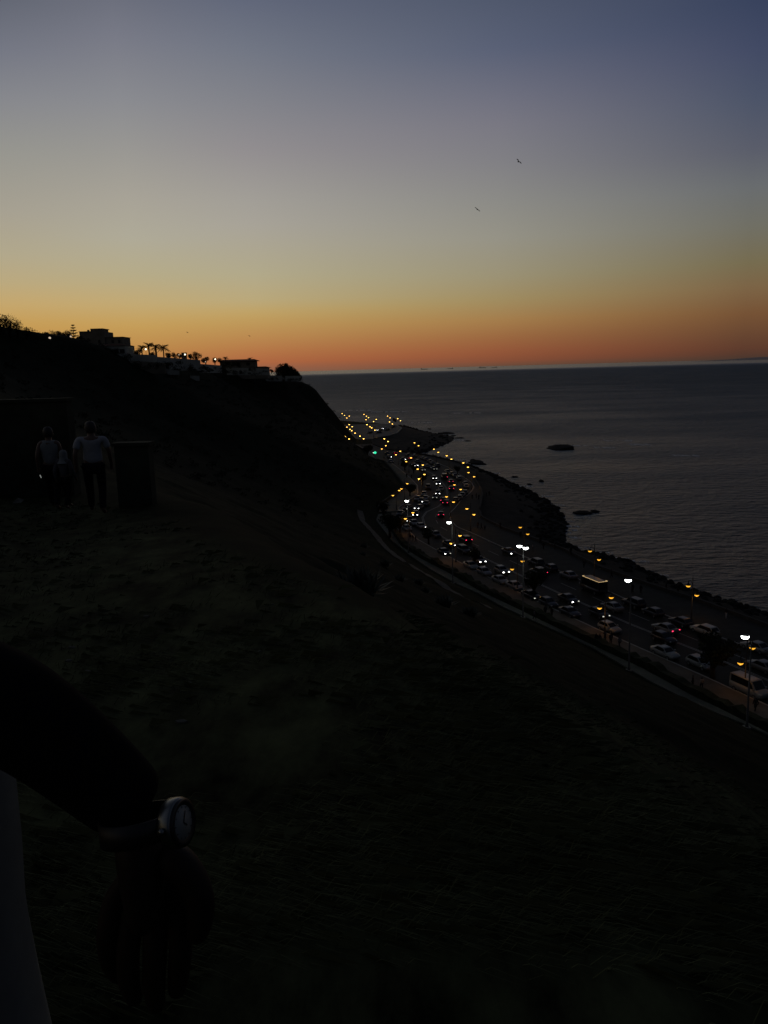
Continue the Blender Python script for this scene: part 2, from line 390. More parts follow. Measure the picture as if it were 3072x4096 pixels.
tag(ribbon('footway', lambda y: x_foot(y)+.3, lambda y: x_hedge(y)-.85, 55, 226, 4.06, palepath), kind='structure')
tag(ribbon('upper_pavement', lambda y: x_foot(y)+.2, lambda y: x_lkerb(y)-.02, 229, 446, 4.13, palepath), kind='structure')
tag(ribbon('parking_lot', lambda y: np.maximum(x_foot(y)+1, -38), lambda y: x_prom(y)-1.5, 478, 612, 4.0, mat('lot_asphalt', (0.06, 0.06, 0.054), 0.8, .35, .15)), kind='structure')
# the pale loop kerb of the headland lot, and the kerb stones
def strip(name, fn, w, y0, y1, z, M, dashed=None, h=0.0):
    mb = MB(); step = 1.2; ys = np.arange(y0, y1, step)
    for y in ys:
        if dashed and ((y-y0) % dashed[0]) > dashed[1]: continue
        xa, xb = float(fn(y)), float(fn(y+step)); t = Vector((xb-xa, step, 0)).normalized(); nx = Vector((t.y, -t.x, 0))*w/2
        a, bq = Vector((xa, y, z)), Vector((xb, y+step*1.001, z))
        vs = [a-nx, a+nx, bq+nx, bq-nx]
        if h: mb.add(vs+[v-Vector((0, 0, h)) for v in vs], [(0,1,2,3),(1,5,6,2),(0,3,7,4)])
        else: mb.add(vs, [(0,1,2,3)])
    return mb.build(name, M)
tag(strip('lot_kerb', lambda y: x_prom(y)-1.2, 1.1, 486, 606, 4.2, mat('kerb_pale', (.24,.24,.2), .9, .2, 1), h=.4), kind='structure')
tag(strip('sea_kerb', lambda y: x_skerb(y)+.1, .28, 56, 440, 4.16, mat('kerb_stone', (.22,.22,.19), .8, .2, 1), h=.16), kind='structure')
tag(strip('land_kerb', lambda y: x_lkerb(y)-.1, .28, 56, 440, 4.16, MATS['kerb_stone'], h=.16), kind='structure')
for s in (-.18, .18):
    tag(strip('centre_line', lambda y, s=s: x_mid(y)+s, .15, 56, 320, 4.006, paint), kind='structure')
tag(strip('lane_line', lambda y: x_mid(y)*.52+x_skerb(y)*.48, .13, 56, 240, 4.006, paint, dashed=(9.6, 4.8)), kind='structure')

def wallrib(name, fn, w, y0, y1, z0, z1, M, label, cat, rough=0.0):
    mb = MB(); step = 1.0; ys = np.arange(y0, y1+.1, step); vs = []
    for y in ys:
        x = float(fn(y)); t = Vector((float(fn(y+.5)-fn(y-.5)), 1, 0)).normalized(); nx = Vector((t.y, -t.x, 0))*w/2; p = Vector((x, y, 0)); q = rough*(fbm(x*1.3, y*1.3, 9)+.2)
        zz1 = z1+q
        for sgn in (-1, 1):
            vs += [(p.x+sgn*nx.x*(1+q), p.y+sgn*nx.y, z0), (p.x+sgn*nx.x*(1+q*.5), p.y+sgn*nx.y, zz1)]
    fs = []
    for i in range(len(ys)-1):
        o, p = i*4, i*4+4
        fs += [(o, o+1, p+1, p), (o+1, o+3, p+3, p+1), (o+3, o+2, p+2, p+3)]
    e = (len(ys)-1)*4; fs += [(0,2,3,1), (e, e+1, e+3, e+2)]
    mb.add(vs, fs); return tag(mb.build(name, M), label, cat)
wallrib('parapet_wall', lambda y: x_prom(y)-.05, .5, 55, 440, 3.5, 4.65, mat('parapet', (.05,.05,.045), .95, .3, 1, spec=.1), 'long low parapet wall between the seafront promenade and the rocks', 'wall')
wallrib('hedge', lambda y: x_hedge(y)-.1, 1.2, 55, 224, 3.85, 4.85, leafm, 'long low clipped dark hedge between the pavement and the pale footway', 'hedge', rough=.5)
wallrib('retaining_wall', lambda y: x_foot(y)-.1, .5, 232, 446, 3.5, 5.0, mat('retaining', (.05,.055,.042), .95, .3, .6, spec=.1), 'long low stone retaining wall at the foot of the dark cliff', 'wall')

# second thin path on the grass above the footway
def draped(name, P, w, M, dz=.05):
    mb = MB(); vs = []
    P = [Vector((p[0], p[1], 0)) for p in P]; Q = []
    for a, bq in zip(P[:-1], P[1:]):
        n = max(2, int((bq-a).length/1.0)); Q += [a.lerp(bq, k/n) for k in range(n)]
    Q.append(P[-1])
    for i, p in enumerate(Q):
        t = (Q[min(i+1, len(Q)-1)]-Q[max(i-1, 0)]).normalized(); nx = Vector((t.y, -t.x, 0))*w*(1+.25*fbm(p.x*.3, p.y*.3, 4))/2
        for k in range(5):
            q = p+nx*(k/2-1); vs.append((q.x, q.y, ground(q.x, q.y)+dz))
    fs = [(i*5+k, i*5+k+1, i*5+k+6, i*5+k+5) for i in range(len(Q)-1) for k in range(4)]
    mb.add(vs, fs, 0, True); return tag(mb.build(name, M), kind='structure')
draped('hill_track', [at(x, y, 6.0)[:2] for x, y in [(2000,2510),(1850,2425),(1760,2365),(1700,2322),(1640,2278),(1590,2235),(1545,2195),(1500,2130),(1450,2080),(1440,2040)]], 1.7, mat('track_dirt', (.05,.052,.04), .95, .4, .8), .12)

# ------------------------------------------------------------------ rocks in the water and on the shore
def rock(cx, cy, w, d, hgt, seed, zbase=-.6):
    mb = MB(); n, mth_ = 22, 7; vs = []; fs = []
    for j in range(mth_+1):
        a = j/mth_*math.pi/2
        for k in range(n):
            t = 2*math.pi*k/n; q = 1+.35*fbm(math.cos(t)*1.6+seed, math.sin(t)*1.6, j*.35)
            vs.append((cx+math.cos(t)*math.cos(a)**.7*w/2*q, cy+math.sin(t)*math.cos(a)**.7*d/2*q, zbase+(hgt-zbase)*math.sin(a)**.9*(1+.3*fbm(math.cos(t)*2+seed, math.sin(t)*2, 7+j))))
    for j in range(mth_):
        for k in range(n): fs.append((j*n+k, j*n+(k+1) % n, (j+1)*n+(k+1) % n, (j+1)*n+k))
    mb.add(vs, fs, 0, True); return mb
ROCKS = [(2248,1793,110,22,1.5,'smooth dark rock standing alone in the water with two birds on it'),
 (1905,1851,55,20,1.0,'broad dark rock in the shallows off the tip of the promenade'),
 (1893,1843,26,9,.6,'small flat dark rock just behind the broad rock off the promenade'),
 (1932,1857,30,9,.4,'low dark rock just seaward of the broad rock off the promenade'),
 (2330,2052,95,20,.5,'long low reef awash off the rounded rocky point'),
 (2380,2047,45,12,.4,'flat reef piece at the seaward end of the long low reef'),
 (2165,1925,20,9,.5,'tiny lone rock in the open water off the rounded rocky point'),
 (1785,1733,70,10,.6,'low dark rock breaking the surf at the tip of the far headland'),
 (1800,1748,40,8,.4,'thin dark rock trailing off the tip of the far headland'),
 (1815,1742,26,5,.3,'smallest dark rock off the tip of the far headland'),
 (1718,1716,18,6,.4,'small dark rock behind the far headland shoulder'),
 (1838,1752,46,6,.3,'thin dark shoal farther right of the tip of the far headland'),(1872,1764,34,5,.3,'small shoal rock lowest right of the tip of the far headland'),(1755,1741,40,9,.8,'dark boulder shelf joined to the far headland tip'),(2118,1938,26,5,.3,'low rock awash midway along the revetment shore'),(2060,1908,34,5,.3,'thin dark rock just off the revetment shore, upper one'),
 (2235,2160,70,30,.8,'jagged shore rock washed by foam beside the rounded rocky point')]
for i, (px, py, w, hh, hgt, lab) in enumerate(ROCKS):
    c = at(px, py, 0.0); sc = c.y/F
    dpt = min(hh*sc/(CZ/c.y)*.8, 26) + 1.5
    tag(rock(c.x, c.y, w*sc, dpt, hgt, i*3.7).build('sea_rock', rockm), lab, 'rock', 'rocks off the shore')
rb = MB(); rr_ = random.Random(4)                         # tumbled boulders of the revetment, past counting
for k in range(1500):
    y = rr_.uniform(100, 440) if k < 1250 else rr_.uniform(430, 640)
    xs, xp = float(x_shore(y)), float(x_prom(y)); t = 1.06-abs(rr_.gauss(0, .22)); x = xp+(xs-xp)*max(.1, t)
    s = rr_.uniform(.35, 1.1); z = ground(x, y); n = 6; vs = []
    for j in range(3):
        for q in range(n):
            a = 2*math.pi*q/n+rr_.uniform(-.3, .3); rr2 = s*(1, .8, .35)[j]*rr_.uniform(.75, 1.2)
            vs.append((x+rr2*math.cos(a), y+rr2*math.sin(a), z-.3+s*(.0, .55, .95)[j]))
    rb.add(vs, [(j*n+q, j*n+(q+1) % n, (j+1)*n+(q+1) % n, (j+1)*n+q) for j in range(2) for q in range(n)]+[tuple(range(12, 18))])
tag(rb.build('boulders', rockm), 'tumbled dark boulders along the foot of the promenade', kind='stuff')
# thin lines of foam on the water near the shore
fo = MB()
for px, py, ln, w in [(1440,1641,120,1.2),(1560,1647,150,1.2),(1850,1652,140,.9),(2480,1762,110,1.3),(2560,1778,90,1.2),(2740,1822,110,.9),(2320,1782,60,.8),(2290,2105,50,.5),(2270,2130,36,.6),(2330,2190,60,.5),(2560,2245,70,.4),(2296,2120,34,.5),(2300,2150,46,.6),(2285,2085,30,.4),(2100,1945,60,.5),(2030,1920,50,.5),(2190,1985,50,.5),(2240,2020,44,.5),(2330,2072,60,.4),(1980,1893,46,.5),(1700,1806,30,.5),(1850,1838,36,.6),(2420,2210,60,.4),(2490,2232,50,.4),(2640,2300,60,.35),(2420,1790,80,.8),(1830,1760,60,.8),(1690,1690,90,1.0)]:
    c = at(px, py, 0.03); sc = c.y/F; n = 16
    for k in range(n):
        if random.random() < .25: continue
        x0 = c.x+(k/n-.5)*ln*sc; x1 = x0+ln*sc/n*.98; ww = w*random.uniform(.3, 1.5)*(c.y/250)*2.0; yy = c.y-(k/n-.5)*ln*sc*.35+random.uniform(-1, 1)*w
        fo.add([(x0, yy-ww, .04), (x1, yy-ww*.8, .04), (x1, yy+ww*.9, .04), (x0, yy+ww*.7, .04)], [(0,1,2,3)])
tag(fo.build('foam', mat('sea_foam', (.55,.58,.57), .9, .6, .9)), 'thin broken lines of foam on the water', kind='stuff')

# ------------------------------------------------------------------ plants
def leaf_cloud(mb, cx, cy, cz, rx, ry, rz, n, s, rnd, mi=0):
    for _ in range(n):
        while True:
            a, bq, c = rnd.uniform(-1, 1), rnd.uniform(-1, 1), rnd.uniform(-1, 1)
            q = a*a+bq*bq+c*c
            if q < 1: break
        p = Vector((cx+a*rx, cy+bq*ry, cz+c*rz)); d1 = Vector((rnd.gauss(0,1), rnd.gauss(0,1), rnd.gauss(0,1))).normalized(); d2 = d1.orthogonal().normalized()
        L1 = s*rnd.uniform(.6, 1.4); L2 = L1*rnd.uniform(.35, .6)
        mb.add([p-d1*L1, p+d2*L2, p+d1*L1, p-d2*L2], [(0,1,2,3)], mi)
def tree_meshes(seed, hgt, cw, trunk_h, n=900, s=.22, blobs=8, flat=.7):
    rnd = random.Random(seed); cr = MB(); tk = MB()
    tk.tube([(0,0,-.5),(rnd.uniform(-.1,.1),.05,trunk_h*.6),(rnd.uniform(-.2,.2),.1,trunk_h+.3)], [cw*.06+.05, cw*.05+.03, cw*.03+.03], 7)
    ch = hgt-trunk_h
    for k in range(blobs):
        a = rnd.uniform(0, 2*math.pi); rr = rnd.uniform(.15, .62)*cw/2; z = trunk_h+ch*rnd.uniform(.22, .78)
        bx, by = rr*math.cos(a), rr*math.sin(a); q = rnd.uniform(.5, .8)
        tk.tube([(0,0,trunk_h*.7),(bx*.6,by*.6,(trunk_h*.7+z)/2+.1),(bx,by,z)], [cw*.03+.02, cw*.02+.015, .02], 5)
        leaf_cloud(cr, bx, by, z, cw*.3*q*1.3, cw*.3*q*1.3, ch*.33*q*1.2*flat/.7, n//blobs, s, rnd)
    return cr.mesh('crown'), tk.mesh('trunk')
def plant(name, loc, label, cat, crown, trunk, group=None, sc=1.0, rz=0.0, cm=None):
    t = thing(name, loc, label, cat, group, rz); t.scale = (sc, sc, sc)
    c = link('crown', crown, None, t); k = link('trunk', trunk, None, t)
    if not crown.materials: crown.materials.append(cm or leafm)
    if not trunk.materials: trunk.materials.append(barkm)
    return t
# trees of the road side
TR = [tree_meshes(11+i, 5.6, 5.2, 1.9, 1100, .24) for i in range(3)]
STREET = [(2135,2390,1.0,'round dark street tree behind the cars beside the twin-headed white light'),
 (2850,2715,1.15,'big round dark street tree hiding a white van on the pavement edge'),
 (1560,2150,1.15,'tall dark tree at the inside of the road bend beside the pale footway'),
 (1535,2075,1.0,'dark tree above the inside of the bend under the lone white light'),
 (1600,2135,.9,'dark tree shading parked cars at the inside of the road bend'),
 (1715,2175,.75,'small dark street tree beside the land-side cars below the bend'),
 (1900,2262,.7,'low dark street tree between the van and the amber lamp on the pavement'),
 (1640,1985,.8,'dark tree on the bank beside the amber lamp above the bend'),
 (1690,1940,.8,'dark tree by the tan patch of pavement under the amber lamp'),
 (1470,1830,1.1,'broad dark tree beside the green lit sign'),
 (1620,1880,.75,'dark tree on the upper pavement behind the parked cars'),
 (1655,1892,.7,'dark tree at the lower end of the upper pavement row'),
 (1830,1895,.6,'small dark round tree among the cars parked by the promenade')]
for i, (px, py, sc, lab) in enumerate(STREET):
    p = at(px, py, 4.0); p.z = ground(p.x, p.y)+.05
    plant('street_tree', p, lab, 'tree', *TR[i % 3], group='trees along the road', sc=sc, rz=i*1.3)
# shrubs of the grass slope (pale leaved clumps catching the sky)
def clump(seed, n=260, r=.8):
    rnd = random.Random(seed); mb = MB()
    for _ in range(n):
        a = rnd.uniform(0, 2*math.pi); t = rnd.uniform(.2, 1.3); L_ = r*rnd.uniform(.6, 1.2); w = .05
        d = Vector((math.cos(a)*math.cos(t), math.sin(a)*math.cos(t), math.sin(t))); s = d.cross(Vector((0,0,1))).normalized()*w
        o = Vector((rnd.uniform(-.5,.5)*r, rnd.uniform(-.5,.5)*r, 0))
        mb.add([o-s, o+s, o+d*L_*.7+s*.8, o+d*L_, o+d*L_*.7-s*.8], [(0,1,2,3,4)])
    return mb.mesh('shrub')
SH = [clump(i) for i in range(3)]
shm = mat('shrub_leaf', (.06,.068,.04), .7, .6, 2.0)
for q in SH: q.materials.append(shm)
SHP = [(1455,2195,1.2,'spiky shrub on the slope beside the upper end of the hill track'),(1448,2238,1.0,'spiky shrub just below the uppermost one by the hill track'),(1540,2290,1.2,'spiky shrub on the dark grass under the bend in the hill track'),
 (1598,2342,1.1,'pale spiky shrub by itself on the slope below the hill track'),(1675,2350,1.0,'dark spiky shrub tight against the hill track'),(1700,2405,.9,'small spiky shrub on open grass below the hill track'),
 (1775,2480,1.3,'widest spiky shrub, low on the slope, with pale blades'),(1880,2530,1.0,'spiky shrub at the lower end of the hill track'),(1440,2600,.7,'lone tiny shrub high in the middle of the grass slope')]
for i, (px, py, sc, lab) in enumerate(SHP):
    p = at(px, py, 8.0)
    for _ in range(6): p = at(px, py, min(44, ground(p.x, p.y)))
    o = link('shrub', SH[i % 3], None, None, (p.x, p.y, ground(p.x, p.y))); o.scale = (sc, sc, sc); tag(o, lab, 'shrub', 'spiky shrubs on the grass slope')
# grass and scrub
gr = MB(); rnd = random.Random(3)
def blade(x, y, z, hgt, w, mi, flat):
    lean = Vector((.45*flat+rnd.gauss(0,.4), -.2*flat+rnd.gauss(0,.4), 1)).normalized()*hgt; sd = Vector((rnd.gauss(0,1), rnd.gauss(0,1), 0)).normalized()*w
    p = Vector((x, y, z-.02)); q = p+lean*.6; tip = p+lean+Vector((.3*flat,-.1*flat,-.15*flat))*hgt
    gr.add([p-sd, p+sd, q+sd*.6, tip, q-sd*.6], [(0,1,2,3,4)], mi)
for k in range(19000):
    a = rnd.uniform(R_(-34), R_(36)); r = 2.2*math.exp(rnd.uniform(0, math.log(34))); x, y = r*math.sin(a), r*math.cos(a); z = ground(x, y)
    if near_bank(x, y, z):
        if fbm(x*.5, y*.5, 6)+rnd.uniform(-.4,.4) < (.1 if seg_near(x, y)[0] < .6 else -.05): continue
        mi_, n_ = 1, 6
    else: mi_, n_ = 0, (2 if 80 < r else 0)
    for _ in range(n_):
        u, v = x+rnd.gauss(0,.035*r**.6), y+rnd.gauss(0,.035*r**.6)
        blade(u, v, z, rnd.uniform(.05,.16) if mi_ else rnd.uniform(.05,.13)*(1+.015*r), (.0012+.0004*r) if mi_ else .003+.0014*r, mi_, 2.2 if mi_ else 1.0)
tag(gr.build('grass', [mat('grass_blades', (.02,.028,.011), .95, .6, .7, spec=.05), mat('straw', (.085,.095,.045), .95, .5, .9, spec=.05)]), 'dry unmown grass on the near slope', kind='stuff')
sb = MB(); rnd = random.Random(5)
for k in range(1900):
    y = rnd.uniform(70, 500); xf = float(x_foot(y)); d = rnd.uniform(4, 120)
    x = xf-d
    if y < 150 or (y < 220 and d < 22): continue
    z = ground(x, y); s = rnd.uniform(.5, 1.5)
    leaf_cloud(sb, x, y, z+.25*s, s, s, s*.55, 26, .22*s, rnd)
for px0, px1, py0, py1, Y0, Y1, n_ in [(500,660,1452,1474,279,279,26),(640,800,1462,1482,299,318,34),(655,740,1448,1456,296,305,9),(800,900,1466,1488,322,350,26),(880,960,1452,1474,375,385,22),(905,1075,1484,1500,378,378,26),(1000,1020,1474,1478,378,378,5),(1060,1110,1510,1522,412,412,10),(1118,1142,1500,1520,422,422,9),(1150,1215,1514,1526,423,424,12),(330,470,1400,1432,282,284,40),(440,520,1418,1440,282,282,20)]:
    for _ in range(n_):
        u = rnd.random(); p = aty(px0+(px1-px0)*u, rnd.uniform(py0, py1), Y0+(Y1-Y0)*u-1.2); q = rnd.uniform(.6, 1.3); leaf_cloud(sb, p.x, p.y, p.z, q*1.2, q, q*.8, 30, .24, rnd)
tag(sb.build('scrub', leafm), 'low dark scrub covering the hill', kind='stuff')

# ------------------------------------------------------------------ skyline: houses, palms, trees, lamps
def hx(px, Y): return aty(px, 1450, Y).x
def hz(px, py, Y): return aty(px, py, Y).z
def hbox(mb, px0, px1, py0, Y, dep, zb, mi=0):
    mb.box(hx(px0, Y), hx(px1, Y), Y, Y+dep, zb, hz((px0+px1)/2, py0, Y), mi)
Y = 300.0
hA = thing('house', (hx(410, Y), Y, ground(hx(410, Y), Y)), 'tall stepped flat-roofed house on the hill crest with a square roof block', 'house')
def child(mb, name, M, par):
    for i, v in enumerate(mb.v): mb.v[i] = (v[0]-par.location.x, v[1]-par.location.y, v[2]-par.location.z)
    return mb.build(name, M, par)
q = MB(); hbox(q, 328, 427, 1327, Y, 10, 50); hbox(q, 427.3, 497, 1349, Y+.4, 9.5, 50); child(q, 'wall', greywash, hA)
q = MB(); hbox(q, 373, 419, 1316, Y+.5, 7, hz(400,1330,Y)); child(q, 'roof_block', greywash, hA)
q = MB(); q.box(hx(326,Y), hx(372.5,Y), Y-.25, Y+10.2, hz(350,1327,Y), hz(350,1325,Y)); q.box(hx(426,Y), hx(499,Y), Y+.1, Y+10, hz(460,1349,Y), hz(460,1347.2,Y)); q.box(hx(371,Y), hx(421,Y), Y+.3, Y+7.7, hz(395,1316,Y), hz(395,1313.5,Y)); child(q, 'parapet', greywash, hA)
q = MB(); hbox(q, 360, 366, 1319, Y+4, .9, hz(363,1327,Y)); child(q, 'chimney', greywash, hA)
q = MB(); q.box(hx(385,Y), hx(450,Y), Y-1.6, Y-.02, hz(410,1390,Y), hz(410,1378,Y)); child(q, 'balcony', whitewash, hA)
for px in (345, 400, 452, 478):
    q = MB(); q.box(hx(px,Y), hx(px+9,Y), Y-.04+(.4 if px > 427 else 0), Y+.02+(.4 if px > 427 else 0), hz(px,1372,Y), hz(px,1360,Y)); child(q, 'window', darkpane, hA)
Y = 304.0
hB = thing('house', (hx(505, Y), Y-14, ground(hx(505, Y), Y-14)), 'low white house wing with two dark windows and a hipped roof below the tall house', 'house')
q = MB(); q.box(hx(452,Y), hx(552,Y), Y-14, Y-3, 48, hz(500,1386,Y)); child(q, 'wall', whitewash, hB)
x0, x1 = hx(448,Y), hx(556,Y); ze, zr = hz(500,1387,Y), hz(500,1379,Y)
q = MB(); q.add([(x0,Y-14.4,ze),(x1,Y-14.4,ze),(x1,Y-2.6,ze),(x0,Y-2.6,ze),(x0+1,Y-9,zr),(x1-2.6,Y-9,zr)], [(0,1,5,4),(1,2,5),(2,3,4,5),(3,0,4)]); child(q, 'roof', tilem, hB)
q = MB(); hbox(q, 505, 509.5, 1369, Y-9, .8, zr-.6); child(q, 'chimney', greywash, hB)
for a, bq in ((450,456),(462,478),(483,502)):
    q = MB(); q.box(hx(a,Y-14), hx(bq,Y-14), Y-14.06, Y-13.98, hz(470,1413,Y-14), hz(470,1397,Y-14)); child(q, 'window', darkpane, hB)
Y = 395.0
hC = thing('house', (hx(970, Y), Y, ground(hx(970, Y), Y)), 'long low villa near the cliff end with an overhanging tiled roof', 'house')
q = MB(); q.box(hx(880,Y), hx(1018,Y), Y, Y+9, 42, hz(950,1443,Y)); child(q, 'wall', greywash, hC)
q = MB(); q.box(hx(1018.2,Y), hx(1068,Y), Y+.5, Y+8, 42, hz(1045,1468,Y)); child(q, 'low_wing', greywash, hC)
x0, x1 = hx(872,Y), hx(1027,Y); ze, zr = hz(950,1444,Y), hz(950,1437,Y)
q = MB(); q.add([(x0,Y-1,ze),(x1,Y-1,ze),(x1,Y+10,ze),(x0,Y+10,ze),(x0+1.5,Y+4.5,zr),(x1-1.8,Y+4.5,zr),(x0,Y-1,ze-.25),(x1,Y-1,ze-.25),(x1,Y+10,ze-.25),(x0,Y+10,ze-.25)],
                 [(0,1,5,4),(1,2,5),(2,3,4,5),(3,0,4),(6,7,1,0),(7,8,2,1),(8,9,3,2),(9,6,0,3),(9,8,7,6)]); child(q, 'roof', tilem, hC)
x0, x1 = hx(1012,Y), hx(1078,Y); ze, zr = hz(1045,1471,Y), hz(1045,1465.5,Y)
q = MB(); q.add([(x0,Y-.2,ze),(x1,Y-.2,ze),(x1,Y+8.6,ze),(x0,Y+8.6,ze),(x0,Y+4,zr),(x1-2.5,Y+4,zr)], [(0,1,5,4),(1,2,5),(2,3,4,5),(3,0,4)]); child(q, 'wing_roof', tilem, hC)
for a in (905, 945, 985):
    q = MB(); q.box(hx(a,Y), hx(a+14,Y), Y-.05, Y+.02, hz(a,1462,Y), hz(a,1450,Y)); child(q, 'window', darkpane, hC)
# white garden and retaining walls on the slope
def slabwall(px0, px1, pyt0, pyt1, pyb, Y, M, label, thick=.5, Y1=None):
    Y1 = Y1 or Y; a, bq = aty(px0, pyt0, Y), aty(px1, pyt1, Y1); zb0, zb1 = aty(px0, pyb, Y).z-1.2, aty(px1, pyb, Y1).z-1.2; mb = MB()
    mb.add([(a.x,a.y,zb0),(bq.x,bq.y,zb1),(bq.x,bq.y+thick,zb1),(a.x,a.y+thick,zb0),(a.x,a.y,a.z),(bq.x,bq.y,bq.z),(bq.x,bq.y+thick,bq.z),(a.x,a.y+thick,a.z)],
           [(3,2,1,0),(4,5,6,7),(0,1,5,4),(1,2,6,5),(2,3,7,6),(3,0,4,7)])
    o = mb.build('garden_wall', M); tag(o, label, 'wall', 'walls on the hill crest'); return o
slabwall(452, 625, 1414, 1420, 1440, 285, whitewash, 'pale garden wall under the low white house')
slabwall(628, 800, 1427, 1440, 1470, 300, whitewash, 'long pale retaining wall below the row of palms', Y1=320)
slabwall(520, 660, 1442, 1452, 1480, 280, greywash, 'dim lower terrace wall left below the long pale retaining wall')
slabwall(795, 885, 1455, 1462, 1480, 325, whitewash, 'short pale wall between the dark trees and the villa', Y1=350)
slabwall(905, 1075, 1470, 1474, 1490, 380, whitewash, 'pale wall under the long low villa')
slabwall(1062, 1128, 1502, 1503, 1516, 415, whitewash, 'short whitewashed wall left of the trunk below the dome-shaped tree')
slabwall(1140, 1203, 1504, 1503, 1516, 425, whitewash, 'whitewashed wall at the cliff edge below the dome-shaped tree')
slabwall(665, 715, 1478, 1483, 1486, 300, whitewash, 'small pale terrace edge on the dark slope under the retaining wall')
slabwall(760, 796, 1503, 1503, 1511, 318, whitewash, 'small pale wall fragment low on the dark slope')

def palm_meshes(seed, th, tr, fl, nf=26):
    rnd = random.Random(seed); tk = MB(); cr = MB()
    tk.tube([(0,0,-1),(.1,0,th*.5),(.0,0,th)], [tr*1.1, tr*.9, tr*.85], 9)
    for k in range(nf):
        a = 2*math.pi*k/nf+rnd.uniform(-.15,.15); e = rnd.uniform(-.35, 1.25); d = Vector((math.cos(a), math.sin(a), 0)); L_ = fl*rnd.uniform(.8, 1.1); prev = None
        side = d.cross(Vector((0,0,1)))
        pts = []
        for s in range(9):
            t = s/8; pts.append(Vector((0,0,th))+d*L_*t*math.cos(e*(1-.35*t))+Vector((0,0,1))*(L_*t*math.sin(e)-L_*.42*t*t))
        for s in range(8):
            w = fl*.16*(1-abs(s/8-.4))*1.2; drop = Vector((0,0,-w*.5))
            for sg in (-1, 1):
                for o_ in (0, .5):
                    p = pts[s].lerp(pts[s+1], o_); qd = (pts[s+1]-pts[s]).normalized()
                    tip = p+side*sg*w+qd*w*.8+drop; cr.add([p, p+qd*L_*.045, tip], [(0,1,2)])
        cr.tube(pts, [.05]*8+[.01], 4)
    return cr.mesh('crown'), tk.mesh('trunk')
PM = [palm_meshes(3, 5.0, .32, 2.9), palm_meshes(5, 4.6, .42, 2.9), palm_meshes(8, 5.0, .26, 2.9)]
def on_hill(px, Y): 
    x = hx(px, Y); return Vector((x, Y, ground(x, Y)))
for i, (px, crown_y, Y, lab, k) in enumerate([(594,1385,318,'date palm at the left of the three tall palms, its trunk hidden by bushes',0),(622,1390,316,'date palm with a thick trunk in the middle of the three tall palms',1),(653,1391,318,'slender date palm standing clear at the right of the three tall palms',2)]):
    c = aty(px, crown_y, Y); th = (5.0, 4.6, 5.0)[k]
    plant('palm_tree', (c.x, c.y, c.z-th), lab, 'palm', *PM[k], group='date palms on the hill crest', rz=i, cm=palmleaf)
for px, cy, Y, lab, sc in [(566,1392,300,'short bushy palm beside the hipped roof of the low white house',.72),(902,1434,392,'small palm left of the long villa roof',.62),(1001,1437,410,'small palm tuft rising behind the right end of the villa roof',.6)]:
    c = aty(px, cy, Y); plant('palm_tree', (c.x, c.y, c.z-5.0*sc), lab, 'palm', *PM[0], group='small palms on the hill crest', sc=sc, rz=px, cm=palmleaf)
# araucaria pine
rnd = random.Random(2); tk = MB(); cr = MB(); H = 7.6
tk.tube([(0,0,-1),(0,0,H*.6),(0,0,H)], [.2,.12,.03], 7)
for lv in range(7):
    z = H*(.22+.76*lv/6); L_ = 2.3*(1-lv/7.5)
    for k in range(7):
        a = 2*math.pi*k/7+lv*.45; d = Vector((math.cos(a), math.sin(a), .28)); cr.tube([Vector((0,0,z)), Vector((0,0,z))+d*L_], [.06,.02], 4)
        for s in range(9): leaf_cloud(cr, d.x*L_*(s+1)/9, d.y*L_*(s+1)/9, z+d.z*L_*(s+1)/9+.05, .22, .22, .16, 7, .13, rnd)
c = aty(291, 1301, 290); plant('pine_tree', (c.x, c.y, c.z-H), 'tiered araucaria pine left of the tall stepped house', 'tree', cr.mesh('crown'), tk.mesh('trunk'))
BT = [tree_meshes(31, 4.2, 5.5, .8, 1500, .2, 9, .9), tree_meshes(32, 3.6, 4.6, .7, 1300, .18, 8, .9), tree_meshes(33, 4.4, 4.0, .8, 1300, .17, 8, 1.0)]
SP = [tree_meshes(41, 5.2, 6.0, 1.0, 900, .19, 11, .9), tree_meshes(42, 4.2, 5.0, .8, 700, .17, 10, .9)]
HT = [(-6,1262,245,SP[0],1.2,'straggly open tree cut by the left edge of the photo'),(32,1266,246,SP[0],1.15,'straggly open tree on the crest, second from the left edge'),(66,1292,250,SP[1],1.05,'straggly low tree on the crest left of the bare dip'),(105,1312,252,SP[1],.85,'smallest straggly bush just before the bare dip in the crest'),
 (185,1330,275,BT[1],.62,'dark rounded bush over the white globe lamp at the left'),(212,1325,280,SP[1],.95,'feathery dark tree left of the araucaria'),(240,1328,282,BT[1],.85,'dark spreading bush left of the araucaria'),(268,1323,288,BT[2],.9,'narrow dark tree touching the araucaria on its left'),(318,1345,295,BT[1],.6,'dark small bush between the araucaria and the tall house'),
 (555,1398,292,BT[1],.75,'dark bush at the right end of the low white house'),(605,1412,322,BT[0],.6,'dark bush hiding the foot of the left tall palm'),(672,1413,330,BT[1],.8,'low round bush right of the slender palm'),(697,1409,335,BT[2],.75,'taller round bush right of the slender palm'),(716,1415,338,BT[1],.65,'low bush left of the brightest crest lamp'),
 (760,1418,348,BT[1],.7,'low dark bush right of the brightest crest lamp'),(787,1411,350,BT[0],.95,'large round dark tree left of the villa'),(822,1430,360,BT[1],.9,'dark tree stepping down toward the villa'),(858,1430,372,BT[2],.7,'dark tree around the lamp left of the villa'),(880,1431,378,BT[2],.75,'dark round tree left of the small villa palm'),
 (1000,1442,395,BT[1],.35,'tiny tuft on the villa roof end'),(1085,1478,425,BT[1],.6,'dark low bush right of the villa wing')]
